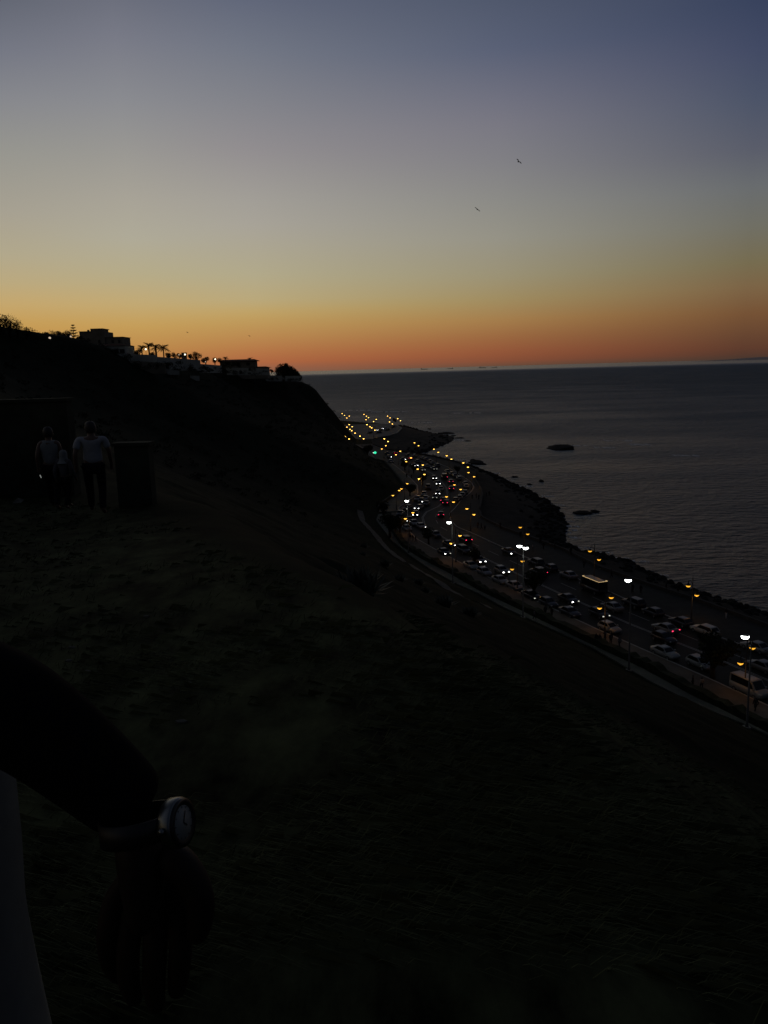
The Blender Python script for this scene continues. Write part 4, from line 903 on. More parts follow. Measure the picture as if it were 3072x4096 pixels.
CARS = [
 # oncoming traffic, nearest first
 ('hatchback','black','f',2427,2464,0,'black oncoming car with only glints on its front, near a land-side amber lamp',QI,2,0),
 ('saloon','dark','f',2304,2406,0,'dark oncoming saloon with one bright headlight, below the van with the lit strip',QI,(1,2),0),
 ('hatchback','silver','f',2026,2288,0,'silver oncoming car with bright headlights, beside the land-side amber lamp',QI,1,0),
 ('hatchback','silver','f',1932.5,2246.5,0,'silver oncoming car with pale lit headlights, just behind the other silver one',QI,1,0),
 ('off_roader','dark','f',1873,2208,0,'dark tall oncoming off-roader with one headlight showing, behind two silver cars',QI,(0,1),0),
 ('saloon','dark','f',1811,2182,0,'dark oncoming saloon with one yellowish headlight beside the amber lamp',QI,(0,1),0),
 ('hatchback','dark','r',1744,2125,0,'dark car with a pale roof edge leaving the inside of the bend',QI,0,0),
 ('saloon','grey','f',1694,2109,0,'grey car with one small white light where the double line turns in the bend',QI,(0,1),0),
 ('saloon','dark','f',1660.5,2059,0,'dark car with very bright headlights beside the amber lamp inside the bend',QI,1,0),
 ('saloon','dark','f',1639,2083,0,'dark car with lit headlights nosing under the amber lamp inside the bend',QI,1,0),
 ('saloon','silver','r',1678,2090,0,'car with a pale roof following the bright headlights through the bend',QI,0,0),
 ('hatchback','grey','f',1666,2033,0,'grey car with white headlights, second in the queue in the bend',QI,1,0),
 ('hatchback','dark','r',1704,2004,0,'dark car with a thin pale roof beside the road edge above the bend',QI,0,0),
 ('saloon','dark','f',1681,2006,0,'dark car with a single white headlight above the lit queue in the bend',QI,(0,1),0),
 ('saloon','dark','f',1739,1990,0,'dark car with dim yellowish headlights close behind the red-lit pair',QI,2,0),
 ('saloon','black','f',1750.5,1974,0,'black car with bright headlights at the outside of the curved double line',QI,1,0),
 ('hatchback','silver','r',1764,1946,0,'car with a pale roof between two pairs of bright headlights on the curve',QI,0,0),
 ('saloon','dark','f',1753,1934.5,0,'dark car with round bright headlights, middle of the queue on the curve',QI,1,0),
 ('hatchback','dark','f',1739,1913,0,'dark car with bright headlights farthest up the curved double line',QI,1,0),
 ('saloon','white','f',1695,1879,0,'pale car with dim front lights behind the amber lamp above the tan patch',QI,2,0),
 ('saloon','grey','f',1666,1862,0,'grey car with two bright headlights left of an amber lamp on the upper road',QI,1,0),
 ('hatchback','dark','f',1617,1838,0,'dark car with one white light at the left of the upper road',QI,(0,1),0),
 ('hatchback','dark','f',1561,1828,0,'dark car with a small white light near the pink tail lights',QI,(0,1),0),
 ('saloon','silver','r',1735,1866,0,'silver car with front glints in the middle of the upper road',QI,2,0),
 ('saloon','silver','r',1709,1857,0,'silver car with a shining bonnet right of an amber lamp on the upper road',QI,0,0),
 ('hatchback','dark','r',1672,1838,0,'dark car with chrome glints high on the upper road',QI,0,0),
 # driving away
 ('saloon','silver','t',2706,2523,1,'silver car driving away with a red tail light, level with the promenade lamp',QO,0,1),
 ('hatchback','black','f',2696,2565,0,'black car beside the silver one with the red tail light',QI,0,0),
 ('off_roader','dark','t',2178,2295,1,'dark car driving away with one red tail light and a pale roof',QO,0,(1,0)),
 ('off_roader','dark','t',1877,2162,1,'dark off-roader driving away with two dull red lights below the bend',QO,0,1),
 ('saloon','dark','t',1764,2059,1,'dark car with two strong red tail lights alone in the bend',QO,0,1),
 ('saloon','dark','t',1780,2011,1,'dark car with red tail lights, right one of the pair near the kerb lamp',QO,0,1),
 ('saloon','dark','t',1770,2004,1,'dark car with red tail lights just ahead of the other red pair',QO,0,1),
 ('saloon','dark','t',1806.5,1954,1,'dark car with two pinkish tail lights beside the parked row',QO,0,1),
 ('hatchback','grey','t',1805,1926,1,'grey car with red tail lights, second from the top of the red-lit file',QO,0,1),
 ('van','dark','t',1781,1910,1,'dark van with one dim red light, topmost of the red-lit file',QO,0,(1,0)),
 ('hatchback','dark','t',1643,1832,1,'dark car with a red tail light under an amber lamp on the upper road',QO,0,1),
 ('saloon','dark','t',1583.5,1812,1,'dark car with two pink tail lights farthest along the road',QO,0,1),
 ('saloon','dark','f',2056,2213,0,'dark car with a bright white light under the double white street light',QO,(1,0),0),
 # parked on the land side
 ('van','white','g',2997,2775,0,'boxy white van parked behind the nearest amber lamp',PL,0,0),
 ('hatchback','white','g',2800,2668,0,'white car half hidden by the big dark street tree',PL,0,0),
 ('saloon','white','g',2660,2625,0,'whole white car parked on the land side left of the big dark tree',PL,0,0),
 ('hatchback','white','g',2438,2525,0,'white car parked behind the group of pedestrians',PL,0,0),
 ('saloon','dark','r',2279,2429,0,'dark car with a pale roof parked beside the single-headlight saloon',PL,0,0),
 ('hatchback','dark','r',2194,2392,0,'dark car parked right of the one showing an orange light',PL,0,0),
 ('saloon','black','f',2152,2391,0,'black car under the street tree with an orange light lit',PL,(2,3),0),
 ('saloon','grey','r',2059,2326,0,'grey car parked low with only its roof catching the sky, right of two pale ones',PL,0,0),
 ('saloon','silver','r',2004,2305,0,'silver car parked beside the nearer silver headlight-lit car',PL,0,0),
 ('hatchback','grey','r',1937,2271,0,'grey car parked between two pale parked cars',PL,0,0),
 ('saloon','white','r',1883,2246,0,'pale car parked beside the farther silver headlight-lit car',PL,0,0),
 ('saloon','black','f',1792,2214,0,'black car parked over the glowing tan pavement with small front lights',PL,(1,2),0),
 ('saloon','grey','r',1627,2100,0,'grey car parked in the trees inside the bend',PL,0,0),
 ('saloon','dark','r',1601,2042,0,'dark car parked at the left edge of the bend',PL,0,0),
 ('hatchback','dark','r',1630,2020,0,'dark car with one white glint right below the lone white light',PL,(0,2),0),
 ('hatchback','grey','r',1670,1984,0,'grey car first in the group of roofs above the bend',PL,0,0),
 ('saloon','grey','r',1699,1987,0,'grey car right of the first roof above the bend',PL,0,0),
 ('hatchback','silver','r',1696,1966,0,'silver car with a glint parked at the corner by the pale paving',PL,0,0),
 ('off_roader','black','r',1712,1937,0,'tall black car parked by the tan patch of pavement',PL,0,0),
 ('hatchback','silver','r',1564,1838,0,'silver car parked at the left below the small white light',PL,0,0),
 ('saloon','dark','r',1549,1806,0,'dark car with a pale roof left of the pink tail lights',PL,0,0),
 # parked along the sea
 ('saloon','white','g',3024,2603,1,'large white car parked behind the nearest amber lamp at the right edge',PS,0,0),
 ('saloon','silver','r',3050,2641,1,'silver car at the right edge in front of the large white one',PS,0,0),
 ('estate','beige','g',2818,2535,1,'pale estate car parked by the promenade lamp with dark side windows',PS,0,0),
 ('hatchback','dark','r',2723,2466,1,'dark car parked left of the foot of the nearest promenade lamp',PS,0,0),
 ('hatchback','dark','r',2612,2428,1,'dark car parked two places left of the pale estate car',PS,0,0),
 ('off_roader','black','r',2535,2388,1,'big black car parked right of the tall white street light pole',PS,0,0),
 ('saloon','silver','r',2450,2408,1,'car with a pale roof beside the amber lamp and the lit-strip van',QO,0,0),
 ('saloon','grey','r',2275,2284,1,'grey car parked left of the van with the lit strip',PS,0,0),
 ('hatchback','dark','r',2200,2254,1,'dark car parked behind the one with the single red tail light',PS,0,0),
 ('off_roader','black','r',2147,2232,1,'black car with a white glint parked right of the double white light',PS,0,0),
 ('hatchback','silver','r',1825,1988,1,'silver car last in the curving parked row, next to the tan bulge',PS,0,0),
 ('hatchback','silver','r',1839,1979,1,'pale car second from the tan bulge in the curving parked row',PS,0,0),
 ('saloon','silver','r',1850,1969,1,'pale car third from the tan bulge in the curving parked row',PS,0,0),
 ('hatchback','silver','r',1860,1958,1,'pale car fourth from the tan bulge in the curving parked row',PS,0,0),
 ('saloon','white','r',1865,1935.5,1,'white car where the parked row bulges farthest toward the sea',PS,0,0),
 ('hatchback','grey','r',1862,1924,1,'grey car just above the white one at the bulge of the parked row',PS,0,0),
 ('estate','white','r',1836,1903,1,'long white estate in the parked row under the promenade bay lamp',PS,0,0),
 ('saloon','silver','r',1820,1893,1,'silver car just above the long white estate in the parked row',PS,0,0),
 ('hatchback','silver','r',1806,1886,1,'small silver car two above the long white estate in the parked row',PS,0,0),
 ('saloon','white','r',1790,1877.6,1,'white car at the straight part of the parked row',PS,0,0),
 ('hatchback','grey','r',1748,1853,1,'grey car in the upper parked row facing the people on the parapet',PS,0,0),
 ('saloon','white','r',1730,1844,1,'white car in the upper parked row',PS,0,0),
 ('hatchback','grey','r',1719,1837,1,'grey car just above the white one in the upper parked row',PS,0,0),
 ('saloon','grey','r',1704,1829,1,'grey saloon third from the far end of the upper parked row',PS,0,0),
 ('saloon','silver','r',1692,1825,1,'silver saloon second from the far end of the upper parked row',PS,0,0),
 ('hatchback','white','r',1657,1816,1,'white car at the far end of the upper parked row',PS,0,0),
 ('hatchback','silver','r',1633,1812,1,'silver car alone beyond the far end of the parked row',PS,0,0),
]
for c in CARS: car(*c)
LOT = 'cars in the headland parking lot'
for kind, colr, an, px, py, away, lab, hd, tn in [('hatchback','white','f',1531,1714,0,'white car with bright headlights in the headland lot',1,.4),('saloon','dark','f',1509,1720,0,'dark car with two small headlights left in the headland lot',1,.4),('saloon','black','g',1515,1733,0,'black car at the near kerb of the headland lot',0,.3),
   ('hatchback','dark','g',1548,1722,0,'dark car right of the bright headlights in the headland lot',0,.3),('saloon','dark','g',1572,1710,0,'dark car alone at the right of the headland lot',0,.5),('hatchback','black','g',1479,1734,0,'black car at the left of the headland lot',0,.3)]:
    car(kind, colr, an, px, py, away, lab, LOT+' parked', hd, 0, tn)
mbus = car('minibus', 'black', 'g', 2372, 2368, 1, 'black minibus with a thin golden light strip along its roof edge', PS, 0, 0)
q = MB(); Lb, Wb, Hb = KIND['minibus'][:3]
for a, bq in (((-3.0,.92,Hb+.0),(-3.0,-.92,Hb+.0)),((-3.0,.92,Hb),(2.1,.92,Hb)),((-3.0,-.92,Hb),(-2.4,-.92,Hb)),((2.1,.92,Hb),(2.5,.2,Hb-.1))): q.tube([a, bq], .03, 5)
q.build('light_strip', strip_on, mbus)

# green lit sign, flag, bollards
p = at(1501, 1829, 4.1); t = thing('lit_sign', p, 'green lit sign glowing on a post left of the far road', 'sign')
q = MB(); q.tube([(0,0,0),(0,0,1.9)], .06, 6); q.build('post', ironm, t)
def ydisc(r, y0, y1, zc, n=16):
    q = MB(); q.add([(r*math.cos(2*math.pi*k/n)*1.15, y, zc+r*math.sin(2*math.pi*k/n)) for y in (y0, y1) for k in range(n)], [tuple(range(n)), tuple(reversed(range(n, 2*n)))]+[(k, n+k, n+(k+1) % n, (k+1) % n) for k in range(n)]); return q
ydisc(.62, -.08, .08, 2.2).build('board', ironm, t)
ydisc(.55, -.13, -.085, 2.2).build('lit_panel', green_on, t)
q = MB(); q.lathe([(.01,-.16),(.12,-.1),(.16,0),(.12,.1),(.01,.16)], (-.85,-.1,2.1)); q.build('lamp', emit('sign_lamp', (.8,1,.8), 3.0), t)
p = aty(1572, 1700, 545); p.z = 4.0; fl = thing('flag', p, 'dark flag on a pole at the far edge of the headland', 'flag')
q = MB(); q.tube([(0,0,0),(0,0,8.6)], [.09,.05], 7); q.build('pole', ironm, fl)
q = MB(); vs = []
for i in range(7):
    for j in range(5): vs.append((-.15+i*.42, .18*math.sin(i*1.1+j*.3), 8.5-j*.55-i*.22))
q.add(vs, [(i*5+j, i*5+j+1, i*5+j+6, i*5+j+5) for i in range(6) for j in range(4)], 0, True); q.build('cloth', mat('flag_cloth', (.03,.008,.008), .9, .2, 2), fl)

# ------------------------------------------------------------------ ships
def ship(px, py, ln, lab, stern):
    Y = 24000; L_ = ln*Y/F; c = aty(px, py, Y); t = thing('cargo_ship', (c.x, Y, 0), lab, 'ship', 'ships on the horizon'); s = stern
    q = MB(); w = L_*.08
    q.add([(-L_/2,-w,0),(L_*.42,-w,0),(L_*.42,w,0),(-L_/2,w,0),(-L_/2,-w,L_*.06),(L_*.5,0,L_*.075),(-L_/2,w,L_*.06),(L_*.4,-w,L_*.06),(L_*.4,w,L_*.06)], [(0,1,7,4),(1,5,7),(1,2,5),(2,8,5),(2,3,6,8),(3,0,4,6),(4,7,8,6),(7,5,8)]); 
    q.build('hull', mat('ship_hull', (.02,.016,.016), .9), t)
    q = MB(); q.box(-L_*.46,-L_*.34,-w*.8,w*.8,L_*.06,L_*.15); q.box(-L_*.42,-L_*.38,-w*.3,w*.3,L_*.15,L_*.19); q.build('bridge', MATS['ship_hull'], t)
    q = MB()
    for k in range(4): q.box(L_*(-.22+.16*k)-L_*.01, L_*(-.22+.16*k)+L_*.01, -w*.1, w*.1, L_*.06, L_*.13)
    q.build('mast', MATS['ship_hull'], t); t.scale = (s, 1, 1)
ship(1698,1473,28,'cargo ship on the horizon, leftmost of the four',1); ship(1800,1470,24,'faint cargo ship on the horizon, second from the left',-1)
ship(1931,1467,28,'cargo ship on the horizon, left one of the close pair',1); ship(1976,1464.5,22,'cargo ship on the horizon, rightmost of the close pair',-1)

# ------------------------------------------------------------------ birds
birdm = mat('bird_plumage', (.012,.012,.014), .9)
def flying(px, py, Y, span, bank, rz, lab, fold=.3):
    c = aty(px, py, Y); q = MB(); body = []
    q.tube([(0,-.30,0),(0,-.18,.01),(0,0,.02),(0,.16,.02),(0,.26,.03),(0,.34,.02)], [.02,.06,.085,.07,.045,.015], 8)
    o = q.build('gull', birdm, None, c)
    for s in (-1, 1):
        w = MB(); P_ = [(s*.05,.2,-.16,.03),(s*span*.2,.24,-.12,.03+span*fold*.35),(s*span*.38,.12,-.16,.03+span*fold*.3),(s*span*.5,-.08,-.2,.03+span*fold*.12)]
        vs = []
        for x, yf, yb, z in P_: vs += [(x, yf, z+.025), (x, yb, z+.012), (x, (yf+yb)/2, z-.05)]
        w.add(vs, [(i*3+a, i*3+b_, i*3+3+b_, i*3+3+a) for i in range(3) for a, b_ in ((0,1),(1,2),(2,0))], 0, True); w.build('wing', birdm, o)
    w = MB(); w.add([(-.03,-.26,.0),(.03,-.26,0),(.08,-.42,0),(-.08,-.42,0),(0,-.3,.02)], [(0,1,2,3),(0,4,1)]); w.build('tail', birdm, o)
    o.rotation_euler = (R_(12), bank, rz); tag(o, lab, 'bird', 'gulls in the sky'); return o
flying(2073.5,647,105, .8, R_(40), R_(16), 'larger dark gull with bent wings, highest in the sky', .35)
flying(1909,838,105, .78, R_(38), R_(4), 'dark gull gliding below the higher one, wings in a line', .12)
flying(749,1330,190,.5,R_(25),R_(30),'tiny gull above the dark trees of the crest, left of the other tiny one')
flying(997,1344,190,.5,R_(30),R_(20),'tiny gull in the orange sky above the villa')
for px, py, lean, lab in [(2267,1776,.6,'dark bird bending on the lone sea rock'),(2290,1779,0,'upright dark bird on the lone sea rock')]:
    c = at(px, py+7, 1.35); q = MB()
    q.tube([(0,0,.0),(0,0,.22)], .03, 5); q.tube([(-.18,0,.22),(0,0,.4),(.05+lean*.2,0,.75),(.1+lean*.5,0,.98),(.2+lean*.7,0,1.02)], [.05,.2,.17,.09,.04], 8)
    o = q.build('cormorant', birdm, None, c); tag(o, lab, 'bird')

# ------------------------------------------------------------------ people
def skin_mesh(V, E_, Rr, sub=1, root=0):
    me = bpy.data.meshes.new('skin'); me.from_pydata([tuple(v) for v in V], E_, []); me.update()
    o = bpy.data.objects.new('skin', me); COL.objects.link(o)
    md = o.modifiers.new('s', 'SKIN'); md.use_smooth_shade = True
    for i, sv in enumerate(me.skin_vertices[0].data):
        r = Rr[i]; sv.radius = (r, r) if isinstance(r, (int, float)) else r; sv.use_root = (i == root)
    if sub: o.modifiers.new('u', 'SUBSURF').levels = sub
    dg = bpy.context.evaluated_depsgraph_get(); e = o.evaluated_get(dg); out = bpy.data.meshes.new_from_object(e)
    bpy.data.objects.remove(o); bpy.data.meshes.remove(me); return out
skinm = mat('skin', (.12,.075,.05), .6); hairm = mat('hair', (.01,.009,.008), .6)
CLOTH = {k: mat('cloth_'+k, c, .95, .15, 6, spec=.1) for k, c in {'black': (.01,.01,.012), 'dark': (.022,.022,.028), 'white': (.31,.33,.345), 'grey': (.10,.10,.105), 'pale': (.22,.24,.235), 'blue': (.02,.03,.07), 'beige': (.3,.26,.2), 'jeans': (.02,.025,.045)}.items()}
def figure(pose, H=1.72, build=1.0, sub=1):
    """joints for a standing / walking / sitting figure, facing +y"""
    s = H/1.72; st = .0; legs = {}
    if pose == 'walk': fl, fr, kl, kr = .26, -.24, .16, -.02
    elif pose == 'stand': fl, fr, kl, kr = .02, -.02, .02, .01
    else: fl = fr = kl = kr = 0
    z0 = .92
    J = {'pel': (0,0,z0), 'spn': (0,.01,1.12), 'che': (0,.0,1.33), 'nek': (0,.01,1.48), 'hed': (0,.03,1.60), 'top': (0,.02,1.70)}
    for sd, sx, ft, kn in (('l',-1,fl,kl),('r',1,fr,kr)):
        if pose == 'sit':
            J['hip'+sd] = (sx*.10,.02,.5); J['kne'+sd] = (sx*.12,.44,.5); J['ank'+sd] = (sx*.12,.46,.09); J['toe'+sd] = (sx*.13,.62,.04)
        else:
            J['hip'+sd] = (sx*.095,0,.88); J['kne'+sd] = (sx*.10,kn+.02,.49); J['ank'+sd] = (sx*.10,ft,.09 if ft >= 0 else .12); J['toe'+sd] = (sx*.12,ft+.17,.04)
        J['sho'+sd] = (sx*.185,-.01,1.42); J['elb'+sd] = (sx*.245,-.05+ft*-.25,1.14); J['wri'+sd] = (sx*.25,.06-ft*.5,.90); J['han'+sd] = (sx*.245,.09-ft*.55,.80)
    if pose == 'sit':
        for k in ('pel','spn','che','nek','hed','top','shol','shor','elbl','elbr','wril','wrir','hanl','hanr'):
            x, y, z = J[k]; J[k] = (x, y+.05*(z-.9), z-.40)
        for k in ('wril','wrir','hanl','hanr'): x, y, z = J[k]; J[k] = (x*.7, y+.15, z+.12)
    return {k: Vector((x*s*(build if k[:3] not in ('hed','top','nek') else 1), y*s, z*s)) for k, (x, y, z) in J.items()}, s
def chain(J, s, segs, rads, sub=1, root=None):
    names = []; E_ = []
    for sg in segs:
        for k in sg:
            if k not in names: names.append(k)
        E_ += [(names.index(a), names.index(b_)) for a, b_ in zip(sg[:-1], sg[1:])]
    return skin_mesh([J[k] for k in names], E_, [tuple(q*s for q in rads[k]) if isinstance(rads[k], tuple) else rads[k]*s for k in names], sub, names.index(root or segs[0][0]))
FIG = {}
def fig_meshes(pose, H, build, sub, sleeve):
    key = (pose, H, build, sub, sleeve)
    if key in FIG: return FIG[key]
    J, s = figure(pose, H, build); out = {}
    b_ = build
    body = chain(J, s, [('pel','spn','che','nek','hed','top'),('che','shol','elbl','wril','hanl'),('che','shor','elbr','wrir','hanr'),('pel','hipl','knel','ankl','toel'),('pel','hipr','kner','ankr','toer')],
      {'pel':(.13*b_,.10),'spn':(.12*b_,.09),'che':(.13*b_,.10),'nek':.052,'hed':.088,'top':.07,**{k+d:v for d in 'lr' for k, v in (('sho',.06),('elb',.042),('wri',.03),('han',.036),('hip',.085),('kne',.06),('ank',.042),('toe',.035))}}, sub)
    sg = [('pel','spn','che','nek')]+([('che','sho'+d,'elb'+d)+(('wri'+d,) if sleeve == 'long' else ()) for d in 'lr'] if sleeve != 'none' else [('che','sho'+d) for d in 'lr'])
    Jt = dict(J)
    Jt['pel'] = J['pel']+Vector((0,0,.0)); Jt['nek'] = J['nek']-Vector((0,0,.045*s))
    if sleeve == 'short':
        for d in 'lr': Jt['elb'+d] = J['sho'+d].lerp(J['elb'+d], .72)
    top = chain(Jt, s, sg, {'pel':(.165*b_,.125),'spn':(.15*b_,.115),'che':(.155*b_,.12),'nek':.075,**{k+d:v for d in 'lr' for k, v in (('sho',.082),('elb',.07),('wri',.048))}}, sub)
    tr = chain(J, s, [('pel','hipl','knel','ankl'),('pel','hipr','kner','ankr')], {'pel':(.15*b_,.12),**{k+d:v for d in 'lr' for k, v in (('hip',.105),('kne',.078),('ank',.062))}}, sub)
    hd = MB(); c = J['hed']; n = 12
    hd.lathe([(.001,.135*s),(.05*s,.13*s),(.085*s,.095*s),(.103*s,.03*s),(.102*s,-.03*s),(.085*s,-.075*s)], (c.x, c.y-.02*s, c.z+.01*s), n); hair = hd.mesh('hair')
    hood = MB(); hood.lathe([(.001,.15*s),(.06*s,.14*s),(.1*s,.10*s),(.12*s,.02*s),(.115*s,-.06*s),(.13*s,-.16*s),(.2*s*b_,-.24*s)], (c.x, c.y-.015*s, c.z), n)
    fc = MB(); f = .1*s                                       # face: eyes, nose, mouth, ears
    for sx in (-1, 1): fc.lathe([(.001,.012*s),(.012*s,0),(.001,-.012*s)], (sx*.033*s, c.y+.082*s, c.z+.0), 6, 1); fc.lathe([(.001,.03*s),(.016*s,.01*s),(.012*s,-.03*s)], (sx*.088*s, c.y, c.z-.01*s), 6)
    fc.add([(-.014*s,c.y+.08*s,c.z-.03*s),(.014*s,c.y+.08*s,c.z-.03*s),(0,c.y+.115*s,c.z-.028*s),(0,c.y+.085*s,c.z+.015*s)], [(0,2,3),(2,1,3),(0,1,2)])
    fc.box(-.025*s,.025*s,c.y+.078*s,c.y+.092*s,c.z-.058*s,c.z-.05*s,1)
    FIG[key] = dict(body=body, top=top, trousers=tr, hair=hair, hood=hood.mesh('headscarf'), face=fc.mesh('face')); return FIG[key]
SKIP_SLOT = True
def person(loc, rz, lab, group=None, pose='stand', H=1.72, build=1.0, top='dark', leg='black', sleeve='long', head='hair', headcol=None, sub=1, topname='shirt'):
    M_ = fig_meshes(pose, H, build, sub, sleeve); t = thing('person', loc, lab, 'person', group, rz)
    for k in M_.values():
        if not k.materials: k.materials.append(skinm); k.materials.append(hairm)
    bo = link('body', M_['body'], None, t); setm(bo, skinm)
    link('face', M_['face'], None, t)
    o = link(topname, M_['top'], None, t); setm(o, CLOTH[top]); o = link('trousers', M_['trousers'], None, t); setm(o, CLOTH[leg])
    o = link('headscarf' if head == 'hood' else 'hair', M_['hood'] if head == 'hood' else M_['hair'], None, t); setm(o, CLOTH[headcol] if headcol else hairm)
    return t
PPL = [ # px, py of feet, pose, top, trousers, height, label
 (2385,2577,'walk','black','black',1.68,'person in black walking on the glowing tan pavement, left one of the pair'),(2399,2576,'walk','dark','dark',1.62,'person in dark clothes walking right of the one in black on the tan pavement'),
 (2420,2573,'stand','black','jeans',1.75,'person in black standing in front of the white parked car'),(2443,2578,'stand','dark','black',1.74,'person in dark clothes beside the white parked car, right of another'),(2478,2590,'walk','grey','dark',1.7,'person in a grey top walking behind the tall street light'),
 (2770,2752,'stand','dark','black',1.72,'person in dark clothes standing left of the big dark tree'),(2806,2760,'walk','beige','dark',1.66,'person in a beige top walking under the big dark tree'),(3021,2846,'walk','black','black',1.74,'person in black walking alone below the white van'),
 (2137,2478,'walk','grey','dark',1.7,'person in a grey top walking on the pavement right of the double-headed street light'),(2181,2462,'stand','dark','black',1.73,'person in dark clothes under the street tree, left one of two'),(2207,2470,'stand','black','black',1.7,'person in black under the street tree, right one of two'),
 (1581,2136,'walk','black','black',1.72,'person in black walking alone on the pale footway at the bend'),(1641,2164,'walk','dark','beige',1.7,'person with pale trousers, left of the trio on the pavement at the bend'),(1651,2167,'walk','black','beige',1.66,'person with pale trousers, middle of the trio on the pavement at the bend'),(1663,2170,'walk','dark','grey',1.74,'person in grey trousers, right of the trio on the pavement at the bend'),
 (1627,1912,'stand','black','black',1.72,'person in black on the upper pavement, left one of two'),(1646,1915,'stand','dark','black',1.7,'person in dark clothes on the upper pavement by the tan patch'),
 (1905,1994,'stand','black','black',1.78,'tall person in black on the promenade beside the bay'),(1915,1999,'stand','dark','black',1.7,'person in dark clothes next to the tall one on the promenade'),(1889,1998,'stand','black','dark',1.68,'person in black left of the tall one on the promenade'),(1946,1989,'stand','dark','dark',1.72,'person in dark clothes by the parapet of the bay, left of another'),(1957,1984,'stand','black','black',1.7,'person in black by the parapet of the bay'),
 (1912,2113,'walk','dark','black',1.72,'person in dark clothes on the promenade, left of the trio above the lone red car'),(1925,2118,'walk','black','black',1.75,'person in black, middle of the promenade trio'),(1939,2123,'walk','grey','dark',1.68,'person in a grey top, right of the promenade trio'),(2001,2114,'stand','dark','black',1.7,'person in dark clothes by the parapet right of the promenade trio'),
 (1920,2045,'walk','dark','black',1.7,'person walking near the paler lamp at the tan bulge'),
 (2082,2152,'stand','black','black',1.72,'person in black on the promenade left of the double white light'),(2114,2205,'stand','black','dark',1.74,'person in black right beside the double white light'),(2131,2203,'stand','white','grey',1.7,'person in white clothes right of the double white light'),
 (2161,2175,'walk','dark','black',1.7,'person in dark clothes at the parapet right of the person in white'),(2174,2198,'walk','black','black',1.72,'person in black on the promenade behind the person in white'),(2219,2199,'stand','dark','dark',1.7,'person in dark clothes on the promenade, farther right of the person in white'),(2283,2219,'stand','black','black',1.72,'person in black on the promenade halfway to the seaward lamp'),
 (2336,2273,'walk','dark','black',1.7,'person in dark clothes on the promenade behind the minibus'),(2445,2312,'walk','black','black',1.74,'person in black on the promenade right of the minibus'),(2530,2372,'stand','dark','black',1.72,'person in dark clothes behind the tall white street light'),(2563,2375,'stand','black','dark',1.7,'person in black right of the tall white street light'),
 (2664,2362,'stand','dark','black',1.7,'person in dark clothes by the parapet left of the nearest promenade lamp'),(2712,2372,'stand','black','black',1.7,'person in black leaning near the parapet by the nearest promenade lamp'),(2904,2474,'walk','dark','white',1.72,'person in white trousers walking alone on the promenade at the right')]
GP = 'people strolling along the seafront'
for i, (px, py, pose, tp, lg, H, lab) in enumerate(PPL):
    p = at(px, py, 4.13); q = round(H/.06)*.06
    person(p, (i*2.1) % 6.28, lab, GP, pose, round(q, 2), 1.0, tp, lg)
for i, (px, py) in enumerate([(1692,1812),(1720,1817),(1731,1818),(1744,1822),(1754,1825),(1768,1829),(1700,1813)]):
    y = at(px, py, 4.6).y; x = float(x_prom(y))-.35
    person((x, y, 4.16), R_(90+i*17), 'dark person perched on the parapet before the little bay', 'people sitting on the parapet', 'sit', 1.7, 1.0, 'black' if i % 2 else 'dark', 'black')

# the three people walking on the hill path
def gz(x, y): return ground(x, y)+.03
sc = 15.2
p = aty(392, 2056, 15.2); person((p.x, p.y, p.z), R_(14), 'broad man in a white T-shirt and black trousers walking away on the hill path', 'people walking on the hill path', 'walk', 1.76, 1.22, 'white', 'black', 'short', sub=2, topname='t_shirt')
man_z = p.z
p = aty(222, 2040, 15.6); wz = p.z; person((p.x, p.y, p.z), R_(10), 'dark-haired woman in a pale sleeveless top and dark trousers on the hill path', 'people walking on the hill path', 'walk', 1.62, .95, 'pale', 'black', 'none', sub=2, topname='top')
p = aty(272, 2035, 15.5); person((p.x, p.y, p.z), R_(-12), 'child in a pale headscarf walking between the woman and the man', 'people walking on the hill path', 'walk', 1.14, .98, 'grey', 'black', 'long', 'hood', 'pale', sub=2, topname='dress')
c = aty(164, 1905, 15.5); q = MB(); q.box(-.036,.036,-.006,.006,-.07,.07); o = q.build('phone', mat('phone_case', (.02,.02,.02), .3), None, c); o.rotation_euler = (R_(60), R_(70), 0); tag(o, 'phone with a lit edge in the left hand of the woman on the path', 'phone')
q = MB(); q.box(-.03,.03,-.0085,-.0065,-.062,.062); q.build('screen', emit('phone_screen', (.8,.85,.8), .25), o)
# boundary walls by the path
def hwall(px0, px1, top, bot, Y, thick, lab):
    a, bq = aty(px0, top, Y), aty(px1, top, Y); zb = aty((px0+px1)/2, bot, Y).z-.6; q = MB(); q.box(min(a.x, bq.x), max(a.x, bq.x), Y, Y+thick, zb, a.z); q.box(min(a.x,bq.x)-.04, max(a.x,bq.x)+.04, Y-.04, Y+thick+.04, a.z, a.z+.07)
    tag(q.build('path_wall', stonem), lab, 'wall', 'walls beside the hill path')
hwall(-160, 265, 1616, 2010, 19.0, .4, 'high plain wall behind the woman and the child, cut by the left edge')
hwall(455, 592, 1786, 2075, 17.0, .35, 'lower square wall end right of the man in the white T-shirt')
p = at(70, 2006, 0); p = aty(72, 2012, 14.5); q = MB(); q.add([(-.09,-.05,0),(.08,-.06,.01),(.1,.06,.05),(-.07,.07,.0),(0,0,.10),(.03,.03,.02)], [(0,1,4),(1,2,4),(2,3,4),(3,0,4),(3,2,1,0)])
tag(q.build('litter', mat('litter_paper', (.13,.13,.105), .9, .4, 14, spec=.05), None, p), 'crumpled pale scrap of litter at the edge of the hill path', 'litter')

